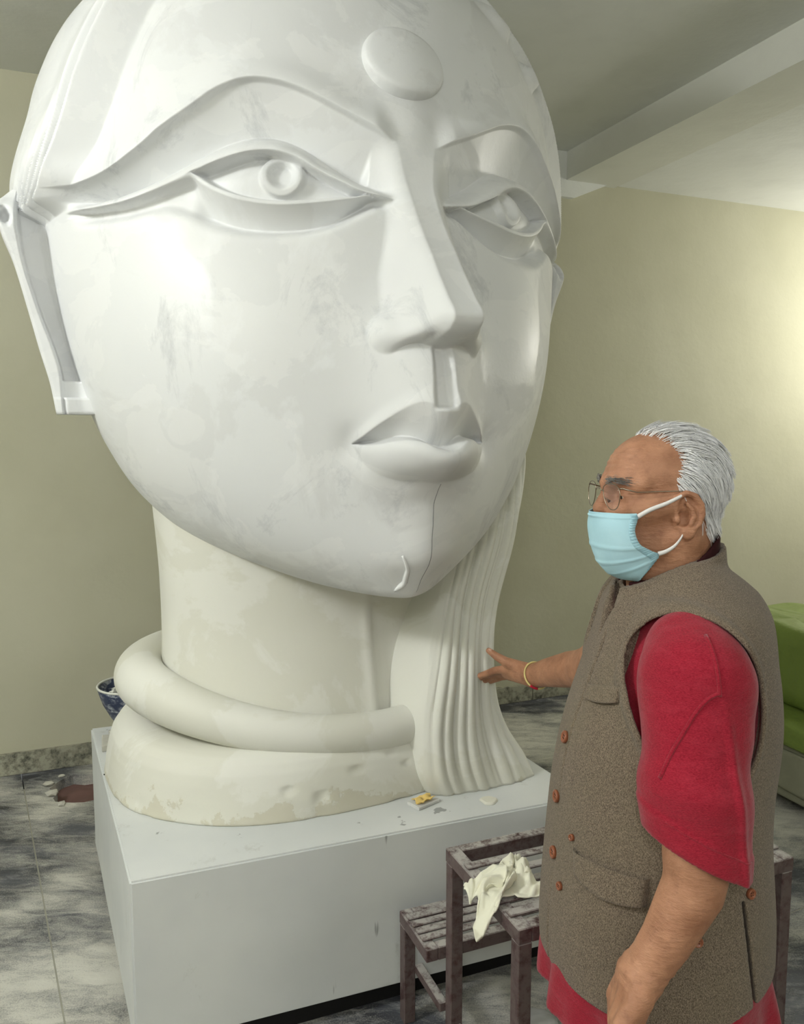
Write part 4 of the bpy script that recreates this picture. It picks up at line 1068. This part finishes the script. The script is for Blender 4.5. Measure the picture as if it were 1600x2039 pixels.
def pocket(name, corners, th, parent=vest_o, nu=26, nv=12, curve=.0):
    """flap from four (phi, z) corners: top-front, top-back, bottom-back, bottom-front"""
    tf, tb, bb, bf = [np.array(c, float) for c in corners]; top = []; 
    for j in range(nv):
        v = j / (nv - 1)
        for i in range(nu):
            u = i / (nu - 1); pz = (tf * (1 - u) + tb * u) * (1 - v) + (bf * (1 - u) + bb * u) * v
            z = pz[1] - curve * math.sin(math.pi * u) * v
            edge = min(u, 1 - u, 1 - v, (v + .03) * (1 if th < .009 else 9)) * 12; top.append(on_torso(pz[0], z, .001 + th * min(1, edge ** .5 if edge > 0 else 0)))
    top = np.array(top); 
    return part(name, top, grid_faces(nv, nu, flip=True), M_TWEED, parent)
pocket('breast_pocket', ((.355, 1.166), (.90, 1.184), (.87, 1.158), (.33, 1.144)), .008, curve=.006)
pocket('flap_pocket', ((.545, .910), (1.225, .917), (1.21, .872), (.58, .876)), .010, curve=.014)

# ---------------------------------------------------------------- red shirt
def shirt_sleeve(P, side=1):
    S = P.copy(); S[:, 1] *= side
    o = sleeve_shape(S) + wr_noise(S, .0034, 26, 21, (1, 1, .7)) + wr_noise(S, .0016, 60, 22, (.7, .7, 1.5)) + wr_noise(S, .0022, 34, 23, (.5, .5, 2.2)) * sstep(1.02, 1.12, S[:, 2])
    fold = .006 * np.exp(-((S[:, 0] - .452 - .10 * (1.1 - S[:, 2])) / .007) ** 2) * sstep(1.24, 1.12, S[:, 2]) * (S[:, 1] < -.23)
    o = o - fold
    hem = (1.016 - .46 * (S[:, 0] - .350)) - S[:, 2]
    band = .0025 * (sstep(.042, .038, -hem)); o = o - band
    inner = s_chain(S, [(.418, -.236, 1.09), (.417, -.240, 1.05), (.416, -.243, .90)], [.042, .054, .054], .02)
    d = np.maximum(o, -inner * 1.0); d = smax(d, hem * .9, .0025)
    return d
sv, sf = sdf_mesh(lambda P: shirt_sleeve(P, 1), (.30, -.37, .92), (.53, -.07, 1.34), .0033)
s_o = part('shirt_sleeve', sv, sf, M_RED)
# shoulder seam and yoke seam as raised stitched strips
def seam(pts, parent, r_=.0030, name='seam'):
    V, F = tube(np.array(pts), r_, 8); return mesh_vf(name, ml(V), F, M_RED, parent)
def on_sleeve(x, z, off=0.0):
    y = np.linspace(-.40, -.12, 600); P = np.stack([np.full_like(y, x), y, np.full_like(y, z)], 1).astype(f32); d = shirt_sleeve(P); i = int(np.argmax(d < 0)); return np.array([x, y[i] - off, z])
seam([on_sleeve(x, z, .0) for x, z in zip(np.linspace(.352, .432, 22), 1.105 + .118 * np.sin(np.linspace(0, 1.45, 22)))], s_o)
seam([on_sleeve(x, z, .0) for x, z in zip(np.linspace(.432, .425, 16), np.linspace(1.218, 1.292, 16))], s_o)
xs_ = np.linspace(.358, .474, 26); seam([on_sleeve(x, 1.016 - .46 * (x - .350) + .036, .0) for x in xs_], s_o, .0012, 'hem_stitch')
def shirt_tail(P):
    z = P[:, 2]; ang_ = np.arctan2(P[:, 1], P[:, 0] - .45)
    fl_ = (.75 - z) * (.10 + .05 * sstep(.45, .25, P[:, 0]))
    rip = .011 * np.sin(ang_ * 9 + 1.0) * sstep(.76, .60, z) + .006 * np.sin(ang_ * 17) * sstep(.72, .58, z)
    d = column(P, -.012) - fl_ - rip
    hem = .600 + .02 * np.cos(ang_ * 2)
    return smax(smax(d, (.520 + .085 * sstep(.30, .262, P[:, 0]) - z), .003), z - .80, .003)
tv, tf_ = sdf_mesh(shirt_tail, (.16, -.31, .48), (.72, .31, .83), .005)
part('shirt_tail', tv, tf_, M_RED)
# far sleeve (hidden behind the chest) and the shirt collar inside the vest
yv, yf_ = sdf_mesh(lambda P: np.maximum(torso(P, -.016), np.maximum(.78 - P[:, 2], P[:, 2] - 1.30)), (.22, -.26, .74), (.68, .26, 1.34), .009)
part('shirt_body', yv, yf_, M_RED)
fv, ff = sdf_mesh(lambda P: np.maximum(s_chain(P, [(.465, .14, 1.22), (.465, .28, 1.13)], [.068, .066]), -s_chain(P, [(.46, .22, 1.17), (.455, .40, 1.06)], [.055, .058])), (.36, .04, 1.0), (.57, .40, 1.32), .006)
part('shirt_sleeve', fv, ff, M_RED)
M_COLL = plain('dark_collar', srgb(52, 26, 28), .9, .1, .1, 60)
def scol(P):
    z1 = 1.322 + (P[:, 0] - .352) * .40; rr = np.hypot((P[:, 0] - .445) / 1.06, P[:, 1]) - .0735
    d = np.maximum(np.abs(rr) - .003, np.maximum(P[:, 2] - z1 - .018 * sstep(.45, .52, P[:, 0]), z1 - .05 - P[:, 2]))
    return np.maximum(d, -np.maximum(np.abs(P[:, 1]) - .03, P[:, 0] - .42))
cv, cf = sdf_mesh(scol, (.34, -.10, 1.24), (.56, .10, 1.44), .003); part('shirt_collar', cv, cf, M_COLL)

# ---------------------------------------------------------------- body mesh: head, arms, trunk joined into one
av, af = sdf_mesh(near_arm, (.24, -.36, .61), (.52, -.10, 1.36), .0028)
bv, bf = sdf_mesh(far_arm, (.18, .10, .78), (.55, .96, 1.36), .0028)
def trunk(P):
    d = torso(P, -.03); S = P.copy(); S[:, 1] = -np.abs(S[:, 1])
    d = np.maximum(d, .55 - P[:, 2])
    return d
kv, kf = sdf_mesh(trunk, (.22, -.25, .50), (.68, .25, 1.36), .014)
V, F = join_vf([(hv, hf), (av, af), (bv, bf), (kv, kf)])
body = part('body', V, F, M_SKIN)
def legs(P):
    S = P.copy(); S[:, 1] = -np.abs(S[:, 1])
    return smin(s_chain(S, [(.45, -.095, .72), (.45, -.105, .45), (.455, -.11, .14)], [.115, .095, .075]), s_ell(P, (.45, 0, .70), (.14, .17, .09)), .04)
lv_, lf_ = sdf_mesh(lambda P: np.maximum(legs(P), .10 - P[:, 2]), (.28, -.26, .05), (.64, .26, .80), .009)
part('trousers', lv_, lf_, M_TROU)
def shoe(P):
    S = P.copy(); S[:, 1] = -np.abs(S[:, 1])
    d = smin(s_ell(S, (.47, -.11, .095), (.07, .045, .055)), s_ell(S, (.37, -.12, .082), (.10, .045, .035)), .03)
    return np.maximum(d, .057 - P[:, 2])
xv, xf_ = sdf_mesh(shoe, (.24, -.20, .03), (.58, .20, .18), .005)
for sgn in (-1, 1):
    m_ = (xv[:, 1] * sgn > 0); ix = np.cumsum(m_) - 1; fm = m_[xf_].all(1); part('shoe', xv[m_], ix[xf_[fm]], M_SHOE)

# ---------------------------------------------------------------- finger nails
M_NAIL = plain('nail', srgb(206, 160, 136), .3, .5, .05)
def nail(c, d, up, s=.0055):
    c = dloc(*c); d = np.array(d, float); d /= np.linalg.norm(d); up = np.array(up, float); up -= d * (up @ d); up /= np.linalg.norm(up); sd = np.cross(d, up); S = []
    for rr, hh in ((1, -.002), (1, .0), (.8, .0012), (.02, .0016)):
        a = np.linspace(0, 2 * np.pi, 16, endpoint=False); S.append(ml(c + s * rr * (1.2 * np.cos(a)[:, None] * d + .8 * np.sin(a)[:, None] * sd) + hh * up))
    loft('finger_nail', S, M_NAIL, body)
nail((.233, 2.283, .872), (-.7, .5, -.4), (-.2, -.5, .8)); nail((.250, 2.228, .957), (-.75, .5, .45), (-.3, -.6, .6), .0048)

# ---------------------------------------------------------------- hair: cap and strands
def hair_mat(name, a, b):
    m = NM(name, .55, .35); f = m.noise(90, 3, .6); m.color(m.mix(f, a, b)); return m.m
M_HAIR = hair_mat('silver_hair', srgb(222, 222, 222), srgb(252, 252, 252)); M_BROWH = hair_mat('grey_brow_hair', srgb(66, 62, 58), srgb(168, 164, 158))
def in_hair(q):
    """q unit-ish scalp points in head frame relative to the skull centre (x back, z up)"""
    x, y, z = q[..., 0], np.abs(q[..., 1]), q[..., 2]
    # front limit as a function of height, recedes at the temples, thin on top
    lim = sinterp(z, [-.09, -.04, -.02, .0, .03, .055, .070, .085], [.030, .010, -.012, -.022, -.016, -.022, -.046, -.050])
    lim = lim + .012 * sstep(.05, .03, y) * sstep(.06, .08, z) * -1
    low = sinterp(x, [-.05, -.022, -.006, .016, .034, .05, .11], [-.022, -.034, -.012, -.020, -.070, -.092, -.100])
    return (x > lim) & (z > low)
def scalp(u, v, off):
    r_ = np.array(CR_R) + off; return np.stack([r_[0] * np.sin(v) * -np.cos(u), r_[1] * np.sin(v) * np.sin(u), r_[2] * np.cos(v)], -1)
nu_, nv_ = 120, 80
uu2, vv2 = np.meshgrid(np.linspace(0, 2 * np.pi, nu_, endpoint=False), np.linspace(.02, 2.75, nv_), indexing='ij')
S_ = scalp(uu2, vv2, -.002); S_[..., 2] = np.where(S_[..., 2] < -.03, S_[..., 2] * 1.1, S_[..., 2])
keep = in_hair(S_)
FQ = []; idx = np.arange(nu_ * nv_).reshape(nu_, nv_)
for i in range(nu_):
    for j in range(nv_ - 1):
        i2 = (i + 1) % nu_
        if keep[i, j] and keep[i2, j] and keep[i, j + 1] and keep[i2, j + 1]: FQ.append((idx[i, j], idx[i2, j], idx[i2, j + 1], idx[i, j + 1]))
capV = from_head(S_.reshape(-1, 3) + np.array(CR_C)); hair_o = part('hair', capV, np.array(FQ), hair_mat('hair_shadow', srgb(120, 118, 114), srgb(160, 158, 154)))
def march(roots, flow, ln, n_seg, lift, off0, jit):
    P = roots.copy(); pts = [P.copy()]; Rr = np.array(CR_R)
    for q_ in range(n_seg):
        nrm = P / Rr ** 2; nrm /= np.linalg.norm(nrm, axis=1)[:, None]
        d = flow(P) + jit; free = sstep(-.035, -.06, P[:, 2])[:, None]
        d = d - nrm * (d * nrm).sum(1)[:, None] * (1 - free); d /= np.linalg.norm(d, axis=1)[:, None] + 1e-9
        P = P + d * (ln / n_seg)[:, None]
        k = np.linalg.norm(P / Rr, axis=1); tgt = 1 + (off0 + lift * ((q_ + 1) / n_seg)) / .085
        P = P * (1 + (tgt / k - 1) * (1 - free[:, 0]))[:, None]; pts.append(P.copy())
    return np.stack(pts, 1)
def strands(roots, flow, length, n_seg, r0, lift, name, mat, parent, jitter=.25, nclump=420):
    n = len(roots); ln = length * rng.uniform(.65, 1.2, n)
    G = roots[rng.choice(n, nclump, replace=False)]; gl_ = length * rng.uniform(.85, 1.2, nclump)
    GP = march(G, flow, gl_, n_seg, lift, rng.uniform(.004, .011, nclump), rng.normal(0, jitter * 1.4, (nclump, 3)))
    PP = march(roots, flow, ln, n_seg, lift, rng.uniform(0, .006, n), rng.normal(0, jitter * .7, (n, 3)))
    near_ = np.array([np.argmin(((G - r_) ** 2).sum(1)) for r_ in roots]); tt_ = np.linspace(0, 1, n_seg + 1)[None, :, None]
    wgt = .72 * tt_ ** .8 * (rng.uniform(0, 1, n) < .85)[:, None, None]
    pts = PP * (1 - wgt) + (GP[near_] + rng.normal(0, .0011, (n, 1, 3))) * wgt
    pts = pts + np.array(CR_C); m_ = n_seg + 1
    T = np.gradient(pts, axis=1); T /= np.linalg.norm(T, axis=2)[..., None] + 1e-9
    sd = np.cross(T, np.array([.3, .5, .8])); sd /= np.linalg.norm(sd, axis=2)[..., None] + 1e-9; bt = np.cross(T, sd)
    rad = (r0 * rng.uniform(.7, 1.3, n))[:, None] * np.linspace(1, .25, m_)[None]
    ring = [pts + rad[..., None] * (math.cos(a) * sd + math.sin(a) * bt) for a in (0, 2.094, 4.189)]
    Vv = np.stack(ring, 2).reshape(-1, 3); Fq = []
    base_ = (np.arange(n)[:, None] * m_ + np.arange(n_seg)[None]) * 3
    for k in range(3):
        k2 = (k + 1) % 3; Fq.append(np.stack([base_ + k, base_ + k2, base_ + 3 + k2, base_ + 3 + k], -1).reshape(-1, 4))
    return part(name, from_head(Vv), np.vstack(Fq), mat, parent)
cand = scalp(rng.uniform(0, 2 * np.pi, 40000), np.arccos(rng.uniform(-.95, 1, 40000)), 0.0)
cand = cand[in_hair(cand)]; dens = np.where((cand[:, 2] > .06) & (cand[:, 0] < .0), .35, 1.0); cand = cand[rng.uniform(0, 1, len(cand)) < dens][:6500]
def flow(P):
    side = np.abs(P[:, 1]) / CR_R[1]; dn = sstep(.05, -.04, P[:, 2]); back = sstep(.0, .09, P[:, 0])
    return np.stack([1.0 - .75 * back, .15 * np.sign(P[:, 1]) * (1 - dn), -.25 - 1.1 * dn - .8 * back + .25 * (P[:, 2] > .06)], -1)
o = strands(cand, flow, .050, 6, .00070, .010, 'hair_strands', M_HAIR, hair_o, .20); o['kind'] = 'stuff'
# eyebrows
br = []
for sgn in (-1, 1):
    t = rng.uniform(0, 1, 150); y = sgn * (.010 + .044 * t); x = .3235 + .006 * t + .030 * t ** 2.2; z = 1.4985 + .006 * np.sin(t * 2.4) - .010 * t + rng.normal(0, .0028, 150)
    br.append(np.stack([x, y, z], -1))
def brow_strands(pts, parent):
    n = len(pts); d = np.stack([np.full(n, .12), np.sign(pts[:, 1]) * 1.0, rng.uniform(-.2, .5, n)], -1); d[:, 0] -= rng.uniform(.1, .6, n); d /= np.linalg.norm(d, axis=1)[:, None]
    ln = rng.uniform(.007, .013, n); ps = np.stack([pts + d * (ln * s)[:, None] + np.array([0, 0, -.0025]) * s * s + np.array([.006, 0, 0]) * (s * s) for s in (-.1, .35, .7, 1.0)], 1)
    T = np.gradient(ps, axis=1); T /= np.linalg.norm(T, axis=2)[..., None]; sd = np.cross(T, [.2, .3, .9]); sd /= np.linalg.norm(sd, axis=2)[..., None]; bt = np.cross(T, sd)
    rad = .00055 * np.array([1, .9, .6, .2]); ring = [ps + rad[None, :, None] * (math.cos(a) * sd + math.sin(a) * bt) for a in (0, 2.094, 4.189)]
    Vv = np.stack(ring, 2).reshape(-1, 3); base_ = (np.arange(n)[:, None] * 4 + np.arange(3)[None]) * 3
    Fq = np.vstack([np.stack([base_ + k, base_ + (k + 1) % 3, base_ + 3 + (k + 1) % 3, base_ + 3 + k], -1).reshape(-1, 4) for k in range(3)])
    o = part('eyebrow', from_head(Vv), Fq, M_BROWH, parent); o['kind'] = 'stuff'
for b in br: brow_strands(b, body)
# eyes
M_EYE = plain('eye_white', srgb(206, 200, 190), .25, .5, .03); M_IRIS = plain('eye_iris', srgb(44, 30, 24), .2, .5)
for sgn in (-1, 1):
    def ball(c, r_, mat, name, par):
        bm = bmesh.new(); bmesh.ops.create_uvsphere(bm, u_segments=20, v_segments=12, radius=r_ * MS); o = bm_obj(name, bm, mat, par, smooth=True); o.location = ml(from_head([c]))[0]; return o
    ball((.3525, sgn * .032, 1.4722), .0118, M_EYE, 'eyeball', body); ball((.3465, sgn * .032, 1.4715), .0064, M_IRIS, 'iris', body)

# ---------------------------------------------------------------- glasses
M_WIRE = plain('steel_wire', srgb(150, 138, 122), .25, .5, .05, 40, 0, 1.0)
gl = NM('lens_glass', .03, .5); gl.b.inputs['Base Color'].default_value = (.9, .92, .92, 1); gl.b.inputs['Alpha'].default_value = .03
M_LENS = gl.m
ge = bpy.data.objects.new('glasses', None); COL.objects.link(ge); ge.parent = man; ge['label'] = 'thin wire-rimmed glasses'
outline = [(.000, .012), (.008, .0185), (.020, .020), (.032, .0185), (.041, .013), (.0445, .002), (.041, -.013), (.032, -.0205), (.020, -.0205), (.009, -.013), (.002, -.001)]
def lens_pts(sgn, n=60, sc=1.0):
    O = np.array(outline); c = O.mean(0); m_ = len(O); out_ = []
    for t in np.linspace(0, m_, n, endpoint=False):
        i = int(t); f_ = t - i; p0, p1, p2, p3 = O[(i - 1) % m_], O[i % m_], O[(i + 1) % m_], O[(i + 2) % m_]
        out_.append(.5 * (2 * p1 + (p2 - p0) * f_ + (2 * p0 - 5 * p1 + 4 * p2 - p3) * f_ ** 2 + (3 * p1 - p0 - 3 * p2 + p3) * f_ ** 3))
    O = c + (np.array(out_) - c) * sc
    return np.stack([.3190 + .30 * (O[:, 0]) ** 1.0 * .55, sgn * (.014 + O[:, 0]), 1.4735 + O[:, 1]], -1)
for sgn in (-1, 1):
    V, F = tube(from_head(lens_pts(sgn)), .0007, 8, closed=True); np_mesh('rim', ml(V), F, M_WIRE, ge)
    L = from_head(lens_pts(sgn)); S = [ml(L.mean(0) + (L - L.mean(0)) * k + np.array([-h_, 0, 0])) for k, h_ in ((.02, .0006), (.5, .0005), (.97, .0), (.97, -.0008), (.5, -.0004), (.02, -.0002))]
    loft('lens', S, M_LENS, ge, False)
    hinge = lens_pts(sgn)[22]
    tmp = [hinge, hinge + np.array([.004, sgn * .004, .001]), (.352, sgn * .0655, 1.4815), (.385, sgn * .0725, 1.4830), (.415, sgn * .0770, 1.4835), (.438, sgn * .0775, 1.4810), (.452, sgn * .076, 1.466)]
    V, F = tube(from_head(tmp), [.0011, .0013, .0009, .0009, .0009, .0011, .0012], 8); mesh_vf('temple', ml(V), F, M_WIRE, ge)
    V, F = tube(from_head([(.3205, sgn * .015, 1.470), (.327, sgn * .012, 1.467), (.331, sgn * .0115, 1.463)]), [.0006, .0006, .003], 8); mesh_vf('nose_pad', ml(V), F, M_WIRE, ge)
V, F = tube(from_head([(.3195, -.0145, 1.4805), (.3165, -.006, 1.4840), (.3160, 0, 1.4848), (.3165, .006, 1.4840), (.3195, .0145, 1.4805)]), .0010, 8); mesh_vf('bridge', ml(V), F, M_WIRE, ge)

# ---------------------------------------------------------------- face mask
def mask_mat():
    m = NM('blue_mask', .8, .2); f = m.noise(500, 2); m.color(m.mix(m.noise(14, 3), srgb(158, 200, 214), srgb(184, 220, 230))); m.bump(f, .15, .001); return m.m
M_MASK = mask_mat(); M_BAND = plain('white_elastic', srgb(226, 224, 222), .85, .15, .03, 80)
cen = np.array([(.3085, 1.4465), (.3080, 1.436), (.3090, 1.415), (.3125, 1.390), (.3200, 1.366), (.3340, 1.347), (.3560, 1.3345), (.3760, 1.331)])
edg = np.array([(.3560, 1.4480), (.3545, 1.437), (.3500, 1.420), (.3580, 1.400), (.3780, 1.389), (.3920, 1.381), (.3830, 1.360), (.3720, 1.341)])
eyd = np.array([.0600, .0620, .0640, .0650, .0650, .0640, .056, .045])
tv_ = np.linspace(0, 7, 64); cI = np.stack([sinterp(tv_, np.arange(8), cen[:, k]) for k in (0, 1)], -1); eI = np.stack([sinterp(tv_, np.arange(8), edg[:, k]) for k in (0, 1)], -1); yI = sinterp(tv_, np.arange(8), eyd)
rows = []
for j in range(64):
    s = np.linspace(-1, 1, 71); a = np.abs(s) * np.pi / 2
    x = cI[j, 0] + (eI[j, 0] - cI[j, 0]) * (1 - np.cos(a)); z = cI[j, 1] + (eI[j, 1] - cI[j, 1]) * np.abs(s) ** 1.5; y = np.sign(s) * yI[j] * np.sin(a)
    # nose bridge bump at the top, pleats and pulled folds lower down
    top = np.exp(-(j / 9) ** 2) * np.exp(-(s / .22) ** 2); x = x - .004 * top + .006 * np.exp(-(j / 8) ** 2) * np.exp(-((np.abs(s) - .42) / .2) ** 2)
    v = j / 63
    ple = sum(np.exp(-((v - p0 - .05 * np.abs(s) * k) / .018) ** 2) for p0, k in ((.10, 0), (.42, 1.2), (.60, .6), (.76, -.4)))
    fold = np.sin((v * 7 + np.abs(s) * 4.5)) * .0016 * (np.abs(s) ** .5) * sstep(.15, .4, v)
    dn = .0018 * ple * (1 - .3 * np.abs(s)) + fold
    rows.append(np.stack([x - dn * np.cos(a), y + np.sign(s) * dn * np.sin(a), z], -1))
MV = from_head(np.array(rows).reshape(-1, 3)); mk = part('face_mask', MV, grid_faces(64, 71), M_MASK); mk['label'] = 'pale blue pleated face mask'
md = mk.modifiers.new('t', 'SOLIDIFY'); md.thickness = .0016; md.offset = 0
rows = np.array(rows)
M_SEAM = plain('mask_seam', srgb(138, 178, 190), .85, .15, .2, 120)
for col, sg in ((0, -1), (70, 1)):
    e = rows[2:62, col]; e2 = rows[2:62, col + (5 if col == 0 else -5)]
    # welded side band: a thin strip with small ribs
    bandV = np.stack([e + np.array([0, sg * .0012, 0]), (e + e2) / 2 + np.array([-.0006, sg * .0016, 0]), e2 + np.array([-.0004, sg * .0012, 0])], 1).reshape(-1, 3)
    o = part('side_seam', from_head(bandV), grid_faces(60, 3), M_MASK, mk); md = o.modifiers.new('t', 'SOLIDIFY'); md.thickness = .001
    for k in range(1, 60, 2):
        V, F = tube(from_head([e[k] + np.array([0, sg * .0022, 0]), e2[k] + np.array([-.0005, sg * .0022, 0])]), .00045, 5); mesh_vf('stitch', ml(V), F, M_SEAM, mk)
    def band(pts, w0):
        P = np.array(pts); n = 24; tt_ = np.linspace(0, len(P) - 1, n); C_ = np.stack([sinterp(tt_, np.arange(len(P)), P[:, k]) for k in range(3)], -1)
        up_ = np.array([-.25, 0, 1.0]); wd = np.linspace(w0 * 1.2, w0 * .7, n); V = []
        for c_, w_2 in zip(C_, wd): V += [c_ + up_ * w_2 / 2, c_ + np.array([0, sg * .0012, 0]), c_ - up_ * w_2 / 2]
        o = part('ear_loop', from_head(np.array(V)), grid_faces(n, 3), M_BAND, mk); md = o.modifiers.new('t', 'SOLIDIFY'); md.thickness = .0012
    band([(e[0][0] - .001, sg * .0625, e[0][2] - .003), (.372, sg * .0705, 1.4545), (.395, sg * .0790, 1.4650), (.412, sg * .0830, 1.4740), (.424, sg * .0820, 1.4795)], .0065)
    band([(.3900, sg * .0655, 1.3835), (.400, sg * .0715, 1.3880), (.412, sg * .0745, 1.3960), (.420, sg * .0765, 1.4060), (.425, sg * .0765, 1.414)], .0060)
# ---------------------------------------------------------------- thread bracelet on the far wrist
wr = np.array(FA_WR); ax_ = np.array(FA_WR) - np.array(FA_EL); ax_ /= np.linalg.norm(ax_); c_ = wr - ax_ * .015; sx_ = np.cross(ax_, [0, 0, 1]); sx_ /= np.linalg.norm(sx_); sy_ = np.cross(sx_, ax_)
aa = np.linspace(0, 2 * np.pi, 60, endpoint=False); rg_ = c_ + .0345 * (np.cos(aa)[:, None] * sx_ + np.sin(aa)[:, None] * sy_) + ax_ * (.006 * np.sin(aa))[:, None]
V, F = tube(rg_, .0024, 8, closed=True); bo = np_mesh('bracelet', ml(V), F, plain('yellow_thread', srgb(222, 206, 140), .8, .2, .1, 120), man); bo['label'] = 'yellow thread bracelet with a red knot'
i0 = int(np.argmin(rg_[:, 1] + .3 * rg_[:, 2])); V, F = tube(rg_[[(i0 + k) % 60 for k in range(-3, 4)]], .0033, 8); mesh_vf('red_knot', ml(V), F, plain('red_thread', srgb(186, 44, 60), .8, .2), bo)
